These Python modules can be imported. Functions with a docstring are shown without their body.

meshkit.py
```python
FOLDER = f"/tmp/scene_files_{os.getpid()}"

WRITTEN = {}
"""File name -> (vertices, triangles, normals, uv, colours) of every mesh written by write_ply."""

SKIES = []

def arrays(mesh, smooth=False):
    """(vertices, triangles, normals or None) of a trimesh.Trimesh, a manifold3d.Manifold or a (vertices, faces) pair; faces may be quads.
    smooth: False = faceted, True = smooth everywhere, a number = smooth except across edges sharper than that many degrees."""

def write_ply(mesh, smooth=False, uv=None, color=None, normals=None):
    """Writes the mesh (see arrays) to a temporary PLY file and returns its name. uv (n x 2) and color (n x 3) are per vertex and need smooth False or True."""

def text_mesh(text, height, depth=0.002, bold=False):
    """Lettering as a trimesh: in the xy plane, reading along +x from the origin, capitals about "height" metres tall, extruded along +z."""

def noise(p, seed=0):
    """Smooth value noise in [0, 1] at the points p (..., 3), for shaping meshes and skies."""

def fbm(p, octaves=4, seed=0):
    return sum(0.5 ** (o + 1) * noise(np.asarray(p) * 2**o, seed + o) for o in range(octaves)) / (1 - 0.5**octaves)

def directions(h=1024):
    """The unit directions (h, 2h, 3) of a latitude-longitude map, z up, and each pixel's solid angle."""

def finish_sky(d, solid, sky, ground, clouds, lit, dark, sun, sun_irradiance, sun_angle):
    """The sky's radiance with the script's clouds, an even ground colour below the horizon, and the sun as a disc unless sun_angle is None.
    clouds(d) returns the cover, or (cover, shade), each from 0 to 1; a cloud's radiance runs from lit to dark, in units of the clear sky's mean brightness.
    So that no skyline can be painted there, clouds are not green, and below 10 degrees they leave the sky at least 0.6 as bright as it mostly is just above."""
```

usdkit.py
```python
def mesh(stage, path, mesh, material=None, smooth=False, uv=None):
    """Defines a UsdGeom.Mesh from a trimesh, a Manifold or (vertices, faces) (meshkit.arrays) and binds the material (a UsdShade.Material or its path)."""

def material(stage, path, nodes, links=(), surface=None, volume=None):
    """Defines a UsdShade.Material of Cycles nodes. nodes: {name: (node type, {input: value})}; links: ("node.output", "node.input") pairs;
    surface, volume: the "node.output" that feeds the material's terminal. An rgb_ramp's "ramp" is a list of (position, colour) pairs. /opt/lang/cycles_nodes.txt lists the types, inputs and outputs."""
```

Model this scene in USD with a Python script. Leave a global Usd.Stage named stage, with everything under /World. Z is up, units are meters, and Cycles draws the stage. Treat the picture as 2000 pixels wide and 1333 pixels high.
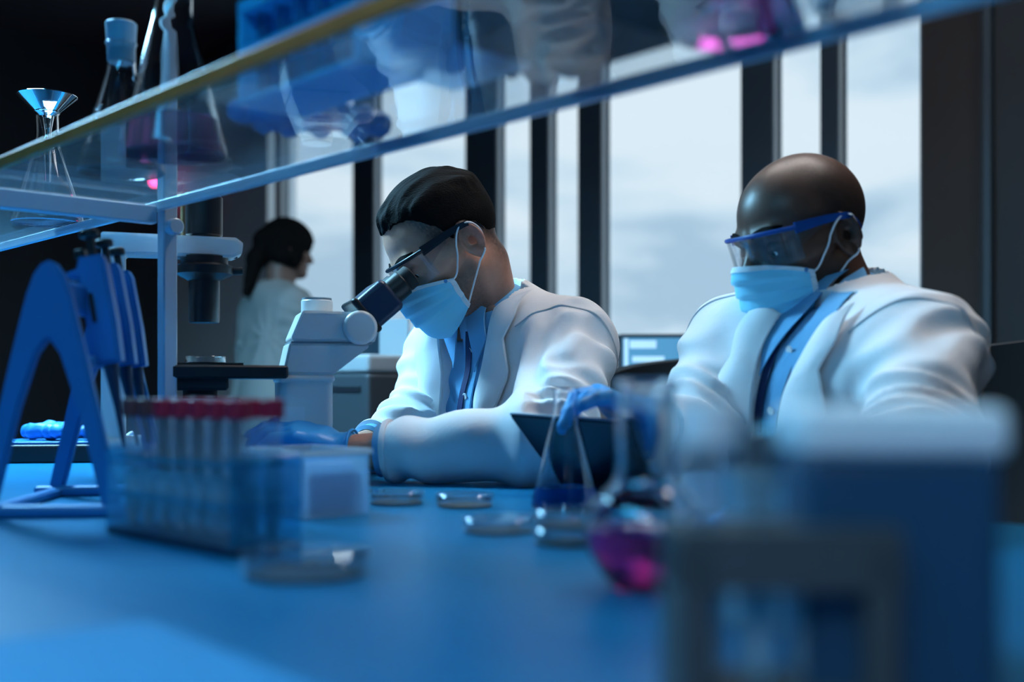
import math, random, sys
import numpy as np, trimesh, manifold3d as m3
from shapely.geometry import Polygon, Point, LineString
from pxr import Usd, UsdGeom, UsdLux, UsdShade, Gf, Sdf, Vt
sys.path.insert(0, '/opt/lang')
import usdkit, meshkit

random.seed(7); np.random.seed(7)
stage = Usd.Stage.CreateInMemory()
UsdGeom.SetStageUpAxis(stage, 'Z'); UsdGeom.SetStageMetersPerUnit(stage, 1.0)
UsdGeom.Xform.Define(stage, '/World')
UsdGeom.Scope.Define(stage, '/World/Looks')

# ---------------------------------------------------------------- camera (at x = y = 0, looking along +y)
FPX, CX, HY = 2232.0, 1000.0, 763.0          # focal length in pixels, centre column, row of the horizon
CAMZ, BENCH, SHELF = 1.045, 0.905, 1.315      # heights: lens, bench top, underside of the glass shelf
camera = UsdGeom.Camera.Define(stage, '/World/camera')
camera.CreateHorizontalApertureAttr(36.0); camera.CreateVerticalApertureAttr(36.0 * 1333 / 2000)
camera.CreateFocalLengthAttr(FPX * 36.0 / 2000)
camera.CreateVerticalApertureOffsetAttr((HY - 666.5) * 36.0 / 2000)
camera.CreateFStopAttr(2.2); camera.CreateFocusDistanceAttr(1.95)
camera.CreateExposureAttr(0.28)
camera.CreateClippingRangeAttr(Gf.Vec2f(0.02, 1000))
UsdGeom.Xformable(camera).AddTranslateOp().Set(Gf.Vec3d(0, 0, CAMZ))
UsdGeom.Xformable(camera).AddRotateXOp().Set(90.0)

# ---------------------------------------------------------------- sky: bright even overcast, soft clouds
usdkit.material(stage, '/World/Looks/sky', {
    'tc': ('texture_coordinate', {}),
    'mp': ('mapping', {'scale': (1.7, 1.7, 5.2), 'location': (3.1, 1.7, 0.4)}),
    'n': ('noise_texture', {'scale': 2.3, 'detail': 6.0, 'roughness': 0.52, 'distortion': 0.35}),
    'rp': ('rgb_ramp', {'ramp': [(0.0, (0.34, 0.52, 0.68)), (0.42, (0.40, 0.57, 0.71)), (0.51, (0.57, 0.73, 0.84)), (0.60, (0.70, 0.82, 0.89)), (1.0, (0.76, 0.86, 0.92))]}),
    'bg': ('background_shader', {'strength': 0.93})},
    [('tc.generated', 'mp.vector'), ('mp.vector', 'n.vector'), ('n.fac', 'rp.fac'), ('rp.color', 'bg.color')], surface='bg.background')
sky = UsdLux.DomeLight.Define(stage, '/World/sky')
sky.CreateIntensityAttr(1.0)
UsdShade.MaterialBindingAPI.Apply(sky.GetPrim()).Bind(UsdShade.Material.Get(stage, '/World/Looks/sky'))

# ---------------------------------------------------------------- helpers: names, things, parts
_used = {}
def numbered(parent, name):
    k = _used.get((parent, name), 0); _used[(parent, name)] = k + 1
    return f'{parent}/{name}' if k == 0 else f'{parent}/{name}_{k:03d}'
def tag(p, label=None, cat=None, group=None, kind=None):
    p = p.GetPrim() if hasattr(p, 'GetPrim') else p
    for k, v in (('label', label), ('category', cat), ('group', group), ('kind', kind)):
        if v: p.SetCustomDataByKey(k, v)
    return p
def thing(name, label=None, cat=None, loc=(0, 0, 0), rotz=0.0, group=None, kind=None):
    x = UsdGeom.Xform.Define(stage, numbered('/World', name))
    x.AddTranslateOp().Set(Gf.Vec3d(*map(float, loc))); x.AddRotateZOp().Set(float(rotz))
    tag(x, label, cat, group, kind)
    return x.GetPrim()
def part(parent, name, mesh, mat, smooth=35, label=None, kind=None, world=False, tone=None):
    base = '/World' if parent is None else str(parent.GetPath())
    path = numbered(base, name)
    if world and parent is not None:
        loc = np.array(stage.GetPrimAtPath('/World/' + base.split('/')[2]).GetAttribute('xformOp:translate').Get())
        if hasattr(mesh, 'to_mesh'): mesh = meshkit.arrays(mesh)[:2]
        v, f = (mesh.vertices, mesh.faces) if hasattr(mesh, 'vertices') else mesh
        mesh = (np.asarray(v) - loc, f)
    m = usdkit.mesh(stage, path, mesh, mat, smooth=True if tone is not None else smooth)
    if tone is not None:
        pv = UsdGeom.PrimvarsAPI(m).CreatePrimvar('tone', Sdf.ValueTypeNames.Color3fArray, 'vertex')
        pv.Set(Vt.Vec3fArray.FromNumpy(np.asarray(tone, np.float32)))
    return tag(m, label=label, kind=kind)
def struct(name, mesh, mat, smooth=False):
    return tag(part(None, name, mesh, mat, smooth), kind='structure')
def dup(root, loc, rotz=0.0, label=None, group=None, scale=None):
    was = root.GetCustomData()
    name = root.GetName(); name = name[:-4] if name[-4:-3] == '_' and name[-3:].isdigit() else name
    r = UsdGeom.Xform.Define(stage, numbered('/World', name))
    r.GetPrim().GetReferences().AddInternalReference(root.GetPath())
    r.GetPrim().SetInstanceable(True)
    r.ClearXformOpOrder()
    r.AddTranslateOp().Set(Gf.Vec3d(*map(float, loc))); r.AddRotateZOp().Set(float(rotz))
    if scale: r.AddScaleOp().Set(Gf.Vec3f(*scale))
    tag(r, label or was['label'], was['category'], group or was.get('group'))
    return r.GetPrim()

# ---------------------------------------------------------------- helpers: places
RV = np.array([0.6811, -0.7323, 0]); NV = np.array([0.7323, 0.6811, 0])   # along the bench (to the right and nearer) and across it (away)
ROT = math.degrees(math.atan2(RV[1], RV[0]))
def W(px, py, Y): return np.array([(px - CX) / FPX * Y, Y, CAMZ - (py - HY) / FPX * Y])
def onplane(px, py, z):
    Y = (CAMZ - z) * FPX / (py - HY); return W(px, py, Y)
def bp(px, py): return onplane(px, py, BENCH)
def sp(px, py): return onplane(px, py, SHELF + 0.008)
def UD(u, d, z): return RV * u + NV * d + np.array([0, 0, z])
UZ = np.array([0, 0, 1.0])
def unit(v): v = np.asarray(v, float); return v / (np.linalg.norm(v) + 1e-12)

# ---------------------------------------------------------------- helpers: materials
LK = {}
def M(name, color, rough=0.5, metal=0.0, spec=0.5, trans=0.0, ior=1.45, noise=None, bump=None, coat=0.0, sheen=0.0, emis=0.0, tone=False, sss=0.0, axis=(1, 1, 1)):
    if name in LK: return LK[name]
    n = {'p': ('principled_bsdf', {'base_color': color, 'roughness': rough, 'metallic': metal, 'specular_ior_level': spec, 'transmission_weight': trans, 'ior': ior, 'coat_weight': coat, 'sheen_weight': sheen})}
    l = []
    if emis: n['p'][1].update(emission_color=color, emission_strength=emis)
    if sss: n['p'][1].update(subsurface_weight=sss, subsurface_scale=0.006, subsurface_radius=(1.0, 0.35, 0.2))
    if noise or bump:
        n['g'] = ('texture_coordinate', {}); n['mp'] = ('mapping', {'scale': axis}); l.append(('g.object', 'mp.vector'))
    if tone:
        n['a'] = ('attribute', {'attribute': 'tone'})
    if noise:
        sc, amt = noise
        n['n'] = ('noise_texture', {'scale': sc, 'detail': 4.0, 'roughness': 0.6})
        n['r'] = ('rgb_ramp', {'ramp': [(0.25, (1 - amt,) * 3), (0.75, (1 + amt,) * 3)]})
        n['x'] = ('mix_color', {'blend_type': 'multiply', 'fac': 1.0, 'a': color, 'use_clamp_result': False})
        l += [('mp.vector', 'n.vector'), ('n.fac', 'r.fac'), ('r.color', 'x.b'), ('x.result', 'p.base_color')]
        if tone: l.append(('a.color', 'x.a'))
    elif tone: l.append(('a.color', 'p.base_color'))
    if bump:
        sc, st, di = bump
        n['bn'] = ('noise_texture', {'scale': sc, 'detail': 3.0, 'roughness': 0.6})
        n['b'] = ('bump', {'strength': st, 'distance': di})
        l += [('mp.vector', 'bn.vector'), ('bn.fac', 'b.height'), ('b.normal', 'p.normal')]
    LK[name] = usdkit.material(stage, f'/World/Looks/{name}', n, l, surface='p.BSDF')
    return LK[name]
def pane_mat(name, tint=(1, 1, 1), rough=0.02, diffuse=None, fac=0.0, gloss=(1, 1, 1), ior=1.5, graze=0.9):
    """clear sheet: straight-through light, a fresnel reflection and, for frosted or tinted plastic, a share of diffuse"""
    n = {'t': ('transparent_bsdf', {'color': tint}), 'g': ('glossy_bsdf', {'color': gloss, 'roughness': rough}), 'f': ('layer_weight', {'blend': 0.5}), 'pw': ('math', {'math_type': 'power', 'value2': 5.0}), 'fr': ('math', {'math_type': 'multiply_add', 'value2': graze, 'value3': ((ior - 1) / (ior + 1)) ** 2}), 'm': ('mix_closure', {})}
    l = [('f.facing', 'pw.value1'), ('pw.value', 'fr.value1'), ('fr.value', 'm.fac'), ('g.BSDF', 'm.closure2')]
    if diffuse is not None:
        n['d'] = ('diffuse_bsdf', {'color': diffuse}); n['tl'] = ('translucent_bsdf', {'color': diffuse})
        n['dm'] = ('mix_closure', {'fac': 0.45}); n['k'] = ('mix_closure', {'fac': fac})
        l += [('d.BSDF', 'dm.closure1'), ('tl.BSDF', 'dm.closure2'), ('t.BSDF', 'k.closure1'), ('dm.closure', 'k.closure2'), ('k.closure', 'm.closure1')]
    else: l.append(('t.BSDF', 'm.closure1'))
    LK[name] = usdkit.material(stage, f'/World/Looks/{name}', n, l, surface='m.closure')
    return LK[name]

# ---------------------------------------------------------------- helpers: meshes
def cat(*ms):
    vs, fs, n = [], [], 0
    for m in ms:
        v, f, _ = meshkit.arrays(m); vs.append(v); fs.append(f + n); n += len(v)
    return np.vstack(vs), np.vstack(fs)
def mv(m, t=(0, 0, 0), R=None, rz=None):
    v, f, _ = meshkit.arrays(m)
    if rz is not None: a = math.radians(rz); R = np.array([[math.cos(a), -math.sin(a), 0], [math.sin(a), math.cos(a), 0], [0, 0, 1]])
    if R is not None: v = v @ np.asarray(R).T
    return v + np.asarray(t), f
def frame(z, x=None):
    """rotation whose columns are local x, y, z with z along the given direction"""
    z = unit(z); x = np.array([1.0, 0, 0]) if x is None else np.asarray(x, float)
    if abs(np.dot(unit(x), z)) > 0.98: x = np.array([0, 1.0, 0])
    x = unit(x - np.dot(x, z) * z); return np.stack([x, np.cross(z, x), z], 1)
def box(sx, sy, sz, c=(0, 0, 0), ch=0.0):
    """box with chamfered edges, centred in x and y at c, standing on c's z"""
    h = np.array([sx, sy, sz]) / 2; c = np.asarray(c, float) + [0, 0, sz / 2]
    if ch <= 0: return mv(trimesh.creation.box([sx, sy, sz]), c)
    ch = min(ch, h.min() * 0.95); p = []
    for s in np.ndindex(2, 2, 2):
        s = np.array(s) * 2 - 1
        for k in range(3):
            q = h - ch; q[k] = h[k]; p.append(s * q)
    return mv(m3.Manifold.hull_points(np.array(p)), c)
def rbox(sx, sy, sz, c=(0, 0, 0), r=0.01, seg=16):
    h = np.array([sx, sy, sz]) / 2 - r; s = m3.Manifold.sphere(r, seg)
    return mv(m3.Manifold.batch_hull([s.translate(tuple((np.array(i) * 2 - 1) * h)) for i in np.ndindex(2, 2, 2)]), np.asarray(c, float) + [0, 0, sz / 2])
def vcyl(r, h, c=(0, 0, 0), n=32, r2=None, ch=0.0):
    r2 = r if r2 is None else r2
    pr = [(0, 0), (r - ch, 0), (r, ch), (r2, h - ch), (r2 - ch, h), (0, h)] if ch else [(0, 0), (r, 0), (r2, h), (0, h)]
    return mv(lathe(pr, n), c)
def lathe(profile, n=48):
    p = np.array(profile, float); a = np.arange(n) * 2 * np.pi / n
    vs, idx, rows = [], 0, []
    for r, z in p:
        if r < 1e-7: vs.append([[0, 0, z]]); rows.append((idx, 1)); idx += 1
        else: vs.append(np.stack([r * np.cos(a), r * np.sin(a), np.full(n, z)], 1)); rows.append((idx, n)); idx += n
    f, j = [], np.arange(n); k = (j + 1) % n
    for (a0, na), (b0, nb) in zip(rows[:-1], rows[1:]):
        if na == 1 and nb == 1: continue
        if na == 1: f.append(np.stack([np.full(n, a0), b0 + k, b0 + j], 1))
        elif nb == 1: f.append(np.stack([a0 + j, a0 + k, np.full(n, b0)], 1))
        else: f += [np.stack([a0 + j, a0 + k, b0 + k], 1), np.stack([a0 + j, b0 + k, b0 + j], 1)]
    return np.vstack(vs), np.vstack(f)
def rounded(profile, rad, seg=5):
    """fillets the inner corners of a profile"""
    p = [np.array(q, float) for q in profile]; out = [p[0]]
    for a, b, c in zip(p[:-2], p[1:-1], p[2:]):
        la, lc = np.linalg.norm(a - b), np.linalg.norm(c - b); t = min(rad, la * 0.45, lc * 0.45)
        s, e = b + (a - b) / max(la, 1e-9) * t, b + (c - b) / max(lc, 1e-9) * t
        for k in range(seg + 1):
            x = k / seg; out.append((1 - x) ** 2 * s + 2 * x * (1 - x) * b + x * x * e)
    return out + [p[-1]]
def vessel(outer, wall, rad=0.008, n=56):
    """glass vessel: outer profile from the axis at the bottom up to the rim, then back down inside at the wall's thickness"""
    o = np.array(rounded(outer, rad)); t = np.gradient(o, axis=0); t /= np.linalg.norm(t, axis=1)[:, None] + 1e-12
    inn = o + np.stack([-t[:, 1], t[:, 0]], 1) * wall
    inn = inn[(inn[:, 0] > 1e-4) & (inn[:, 1] > o[0, 1] + wall * 0.8)]
    inn = inn[inn[:, 0] < np.interp(inn[:, 1], o[:, 1], o[:, 0]) + 1] if False else inn
    return lathe(list(o) + [(o[-1, 0] - wall / 2, o[-1, 1] + wall * 0.5)] + list(inn[::-1]) + [(0, o[0, 1] + wall)], n), inn
def liquid(inn, level, eps=0.0002, n=56):
    q = [(r + eps, z - eps) for r, z in inn if z < level]
    r_at = np.interp(level, [z for r, z in inn], [r for r, z in inn])
    return lathe([(0, q[0][1])] + q + [(r_at + eps, level), (r_at - 0.002, level - 0.0012), (0, level - 0.0014)], n)
def tube(pts, r, sides=10, closed=False, cap=True):
    p = np.asarray(pts, float); n = len(p); r = np.broadcast_to(np.asarray(r, float), (n,))
    t = (np.roll(p, -1, 0) - np.roll(p, 1, 0)) if closed else np.gradient(p, axis=0)
    t /= np.linalg.norm(t, axis=1)[:, None] + 1e-12
    x = np.zeros_like(p); x[0] = frame(t[0])[:, 0]
    for i in range(1, n):
        v = x[i - 1] - np.dot(x[i - 1], t[i]) * t[i]; x[i] = unit(v)
    y = np.cross(t, x); a = np.arange(sides) * 2 * np.pi / sides
    v = (p[:, None] + r[:, None, None] * (np.cos(a)[None, :, None] * x[:, None] + np.sin(a)[None, :, None] * y[:, None])).reshape(-1, 3)
    i, j = np.meshgrid(np.arange(n if closed else n - 1), np.arange(sides), indexing='ij'); i2, j2 = (i + 1) % n, (j + 1) % sides
    f = np.stack([i * sides + j, i * sides + j2, i2 * sides + j2, i2 * sides + j], -1).reshape(-1, 4)
    f = np.vstack([f[:, [0, 1, 2]], f[:, [0, 2, 3]]])
    if cap and not closed:
        c0, c1 = len(v), len(v) + 1; v = np.vstack([v, p[:1], p[-1:]]); k = np.arange(sides); k2 = (k + 1) % sides
        f = np.vstack([f, np.stack([np.full(sides, c0), k2, k], 1), np.stack([np.full(sides, c1), (n - 1) * sides + k, (n - 1) * sides + k2], 1)])
    return v, f
def smoothline(pts, n=24):
    from scipy.interpolate import CubicSpline
    p = np.asarray(pts, float); s = np.concatenate([[0], np.cumsum(np.linalg.norm(np.diff(p, axis=0), axis=1))])
    return CubicSpline(s, p)(np.linspace(0, s[-1], n))
def prism(poly, depth, R=None, t=(0, 0, 0), ch=0.0):
    """a 2-D outline (shapely or points) extruded along its local z, centred in depth; ch chamfers both faces"""
    poly = poly if hasattr(poly, 'exterior') else Polygon(poly)
    if ch:
        a = trimesh.creation.extrude_polygon(poly.buffer(-ch), depth, engine='earcut'); b = trimesh.creation.extrude_polygon(poly, depth - 2 * ch, engine='earcut')
        b.apply_translation([0, 0, ch]); m = cat(a, b)
    else: m = trimesh.creation.extrude_polygon(poly, depth, engine='earcut')
    return mv(mv(m, (0, 0, -depth / 2)), t, R)
def grid_faces(a, b):
    i, j = np.meshgrid(np.arange(a - 1), np.arange(b - 1), indexing='ij')
    q = np.stack([i * b + j, (i + 1) * b + j, (i + 1) * b + j + 1, i * b + j + 1], -1).reshape(-1, 4)
    return np.vstack([q[:, [0, 1, 2]], q[:, [0, 2, 3]]])
def sheet(G, thick, N=None):
    """a grid of points (a, b, 3) as a cloth of real thickness"""
    a, b, _ = G.shape
    if N is None:
        N = np.cross(np.gradient(G, axis=0), np.gradient(G, axis=1)); N /= np.linalg.norm(N, axis=2, keepdims=True) + 1e-12
    top, bot = (G + N * thick / 2).reshape(-1, 3), (G - N * thick / 2).reshape(-1, 3)
    f = grid_faces(a, b); n = a * b
    rim = np.concatenate([np.arange(b), np.arange(1, a) * b + b - 1, (a - 1) * b + np.arange(b - 2, -1, -1), np.arange(a - 2, 0, -1) * b]); r2 = np.roll(rim, -1)
    side = np.vstack([np.stack([rim, r2, r2 + n], 1), np.stack([rim, r2 + n, rim + n], 1)])
    return np.vstack([top, bot]), np.vstack([f, f[:, ::-1] + n, side[:, ::-1]])

# ---------------------------------------------------------------- helpers: implicit shapes
def rc(P, a, b, ra, rb):
    a = np.asarray(a, float); ab = np.asarray(b, float) - a; d = P - a
    h = np.clip(d @ ab / (ab @ ab + 1e-12), 0, 1)
    return np.sqrt(((d - h[:, None] * ab) ** 2).sum(1)) - (ra + (rb - ra) * h)
def ell(P, c, r, R=None):
    q = P - np.asarray(c)
    if R is not None: q = q @ R
    r = np.asarray(r, float); k0 = np.sqrt(((q / r) ** 2).sum(1)); k1 = np.sqrt(((q / r ** 2) ** 2).sum(1))
    return k0 * (k0 - 1) / np.maximum(k1, 1e-9)
def smin(a, b, k):
    h = np.clip(0.5 + 0.5 * (b - a) / k, 0, 1); return b + (a - b) * h - k * h * (1 - h)
def smax(a, b, k): return -smin(-a, -b, k)
def caps_sdf(P, caps, k):
    d = None
    for c in caps:
        e = rc(P, *c[:4]); d = e if d is None else smin(d, e, c[4] if len(c) > 4 else k)
    return d
def ss(a, b, x): t = np.clip((x - a) / (b - a), 0, 1); return t * t * (3 - 2 * t)
def surf(f, lo, hi, h, lip=1.6):
    """surface nets of f < 0 in the box lo..hi at step h; only blocks near the surface are sampled finely"""
    lo, hi, B = np.asarray(lo, float), np.asarray(hi, float), 6
    nb = np.maximum(1, np.ceil((hi - lo) / (h * B)).astype(int)); n = nb * B
    g = np.stack(np.meshgrid(*[np.arange(k) for k in nb], indexing='ij'), -1).reshape(-1, 3)
    cF = f(lo + (g + 0.5) * B * h - h / 2)
    F = np.repeat(np.repeat(np.repeat(cF.reshape(nb), B, 0), B, 1), B, 2).astype(float)
    near = np.abs(cF) < B * h * 0.87 * lip
    off = np.stack(np.meshgrid(*[np.arange(B)] * 3, indexing='ij'), -1).reshape(-1, 3)
    ids = (g[near][:, None] * B + off[None]).reshape(-1, 3)
    for s in range(0, len(ids), 300000):
        q = ids[s:s + 300000]; F[q[:, 0], q[:, 1], q[:, 2]] = f(lo + q * h)
    F[[0, -1]] = np.maximum(F[[0, -1]], 1e-4); F[:, [0, -1]] = np.maximum(F[:, [0, -1]], 1e-4); F[:, :, [0, -1]] = np.maximum(F[:, :, [0, -1]], 1e-4)
    S = F < 0; c = S[:-1, :-1, :-1]; anyd = np.zeros_like(c)
    for o in np.ndindex(2, 2, 2): anyd |= S[o[0]:n[0] - 1 + o[0], o[1]:n[1] - 1 + o[1], o[2]:n[2] - 1 + o[2]] != c
    C = np.argwhere(anyd); acc, cnt = np.zeros((len(C), 3)), np.zeros(len(C))
    for o in np.ndindex(2, 2, 2):
        for ax in range(3):
            if o[ax]: continue
            o2 = list(o); o2[ax] = 1; A, Bq = C + o, C + o2
            fa, fb = F[tuple(A.T)], F[tuple(Bq.T)]; cr = (fa < 0) != (fb < 0)
            t = np.where(cr, fa / np.where(cr, fa - fb, 1), 0)
            p = np.array(o, float)[None].repeat(len(C), 0); p[:, ax] += t
            acc[cr] += p[cr]; cnt[cr] += 1
    V = lo + (C + acc / cnt[:, None]) * h
    ix = -np.ones(n, int); ix[tuple(C.T)] = np.arange(len(C)); tri = []
    for ax in range(3):
        b1, b2 = (ax + 1) % 3, (ax + 2) % 3
        sl = [slice(1, -1)] * 3; sl[ax] = slice(0, -1); sh = [slice(1, -1)] * 3; sh[ax] = slice(1, None)
        d = S[tuple(sl)] != S[tuple(sh)]; E = np.argwhere(d); off0 = np.array([1, 1, 1]); off0[ax] = 0; E = E + off0
        e1, e2 = np.eye(3, dtype=int)[b1], np.eye(3, dtype=int)[b2]
        q = np.stack([ix[tuple((E - e1 - e2).T)], ix[tuple((E - e2).T)], ix[tuple(E.T)], ix[tuple((E - e1).T)]], 1)
        fl = ~S[tuple(E.T)]; q[fl] = q[fl][:, ::-1]; q = q[(q >= 0).all(1)]
        tri += [q[:, [0, 1, 2]], q[:, [0, 2, 3]]]
    T = np.vstack(tri)
    return V, T
def march(f, P, D, off, far=0.0, n=40):
    """walk from P along unit D until f = off (points that miss keep their last place)"""
    P = np.array(P, float); D = np.broadcast_to(D, P.shape)
    for _ in range(n):
        P = P + D * np.clip((f(P) - off), -0.02, 0.03)[:, None] * 0.8
    return P
def weld(*ms):
    try:
        mf = [m3.Manifold(m3.Mesh(np.asarray(v, np.float32), np.asarray(f, np.uint32))) for v, f in ms]
        assert all(m.status() == m3.Error.NoError for m in mf)
        o = mf[0]
        for m in mf[1:]: o = o + m
        r = o.to_mesh(); assert len(r.tri_verts)
        return np.array(r.vert_properties[:, :3]), np.array(r.tri_verts)
    except Exception as e:
        print('weld fell back', repr(e)[:80]); return cat(*ms)
# ================================================================ materials
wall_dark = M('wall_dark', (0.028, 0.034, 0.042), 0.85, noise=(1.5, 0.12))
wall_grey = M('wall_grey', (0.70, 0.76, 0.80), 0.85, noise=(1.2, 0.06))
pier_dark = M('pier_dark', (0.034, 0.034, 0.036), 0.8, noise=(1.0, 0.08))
floor_mat = M('floor_vinyl', (0.14, 0.16, 0.18), 0.35, noise=(3.0, 0.1))
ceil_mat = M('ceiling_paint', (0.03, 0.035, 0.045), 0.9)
cap_dark = M('mullion_cap', (0.035, 0.06, 0.085), 0.5)
pale_side = M('aluminium_frame', (0.42, 0.47, 0.50), 0.45, metal=0.3)  # light grey jamb; on mullions, window light put into the side colour
glass_pane = pane_mat('window_glass', (0.97, 0.985, 1.0), 0.0)
laminate = M('bench_laminate', (0.006, 0.150, 0.315), 0.34, spec=0.13, noise=(40, 0.03))
lam_edge = M('bench_edge', (0.20, 0.30, 0.40), 0.5)
steel_blue = M('painted_steel', (0.38, 0.50, 0.60), 0.4, metal=0.2)
wood_trim = M('wooden_trim', (0.95, 0.22, 0.055), 0.5, noise=(14, 0.25), axis=(1, 1, 8))
shelf_glass = pane_mat('shelf_glass', (0.90, 0.955, 0.985), 0.03, diffuse=(0.35, 0.6, 0.75), fac=0.04, ior=1.30, graze=0.5)
glass = M('lab_glass', (0.97, 0.99, 1.0), 0.0, trans=1.0, ior=1.47)
black_plastic = M('black_plastic', (0.012, 0.014, 0.018), 0.38)
black_matte = M('black_matte', (0.010, 0.012, 0.015), 0.7)
navy_plastic = M('navy_plastic', (0.012, 0.03, 0.07), 0.35)
white_enamel = M('white_enamel', (0.78, 0.80, 0.80), 0.32, coat=0.2)
white_plastic = M('white_plastic', (0.78, 0.82, 0.85), 0.4)
blue_plastic = M('blue_plastic', (0.01, 0.17, 0.46), 0.4)
shelf_blue = M('shelf_blue', (0.04, 0.50, 0.85), 0.4)
pale_blue_plastic = M('pale_blue_plastic', (0.006, 0.155, 0.42), 0.4)
clear_blue = pane_mat('clear_blue_plastic', (0.55, 0.84, 0.97), 0.12, diffuse=(0.08, 0.45, 0.66), fac=0.20)
frosted = pane_mat('frosted_plastic', (0.78, 0.92, 1.0), 0.2, diffuse=(0.62, 0.80, 0.92), fac=0.42)
clear_plastic = pane_mat('clear_plastic', (0.93, 0.97, 1.0), 0.05, diffuse=(0.7, 0.85, 0.95), fac=0.06)
red_cap = M('red_cap', (0.33, 0.010, 0.04), 0.45)
dark_cap = M('maroon_cap', (0.10, 0.03, 0.035), 0.5)
blue_liquid = M('blue_liquid', (0.0, 0.09, 0.40), 0.05, trans=0.35, ior=1.33)
purple_liquid = M('purple_liquid', (0.62, 0.03, 0.30), 0.03, trans=0.75, ior=1.34)
brown_liquid = M('brown_liquid', (0.10, 0.04, 0.02), 0.05, trans=0.3, ior=1.34)
agar = M('agar', (0.10, 0.085, 0.07), 0.25, spec=0.6)
steel = M('brushed_steel', (0.6, 0.62, 0.65), 0.3, metal=1.0)
paper = M('paper_pale', (0.005, 0.215, 0.45), 0.85)

# ================================================================ the room
DW = 3.8
def s_at(px, D=DW): return (0.6811 * D - 3047.6 * D / (px + 1076.0)) / 0.7323
def wallbox(s0, s1, z0, z1, d0, d1):
    b = box(s1 - s0, d1 - d0, z1 - z0, ((s0 + s1) / 2, (d0 + d1) / 2, z0))
    return mv(b, rz=ROT)
SL, SR_, DB, ZC = s_at(352), 3.0, -3.0, 3.35
SILL, HEAD = 0.95, 3.0
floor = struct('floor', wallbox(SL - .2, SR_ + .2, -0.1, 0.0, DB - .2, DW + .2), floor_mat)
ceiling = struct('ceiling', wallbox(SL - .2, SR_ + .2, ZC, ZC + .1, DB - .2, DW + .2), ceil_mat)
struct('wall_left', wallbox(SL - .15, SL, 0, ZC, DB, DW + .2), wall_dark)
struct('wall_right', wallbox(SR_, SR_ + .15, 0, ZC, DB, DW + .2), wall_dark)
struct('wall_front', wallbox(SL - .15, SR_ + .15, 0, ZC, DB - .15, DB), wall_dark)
wb = thing('wall_back', kind='structure')
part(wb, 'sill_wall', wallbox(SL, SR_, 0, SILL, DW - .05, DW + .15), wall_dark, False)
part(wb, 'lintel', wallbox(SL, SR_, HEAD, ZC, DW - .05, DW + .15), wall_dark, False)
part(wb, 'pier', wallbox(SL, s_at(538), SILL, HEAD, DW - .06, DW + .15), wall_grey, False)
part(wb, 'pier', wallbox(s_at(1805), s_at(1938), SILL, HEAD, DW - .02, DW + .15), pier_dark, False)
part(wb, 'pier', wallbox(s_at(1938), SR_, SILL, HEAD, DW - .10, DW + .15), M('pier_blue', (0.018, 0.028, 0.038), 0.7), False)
part(wb, 'corner_strip', wallbox(s_at(1961) - .012, s_at(1961) + .012, SILL, HEAD, DW - .13, DW - .10), cap_dark, False)
panes = [(552, 688), (738, 908), (979, 1034), (1080, 1128), (1184, 1446), (1521, 1601), (1649, 1806)]
FD = DW - .06
posts_ = [(s_at(536, FD), s_at(548, FD))]
for (_, a), (b, _) in zip(panes[:-1], panes[1:]):
    posts_.append((s_at(a, FD), s_at(b - 13 * (b + 1076) / 2600, FD)))
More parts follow.
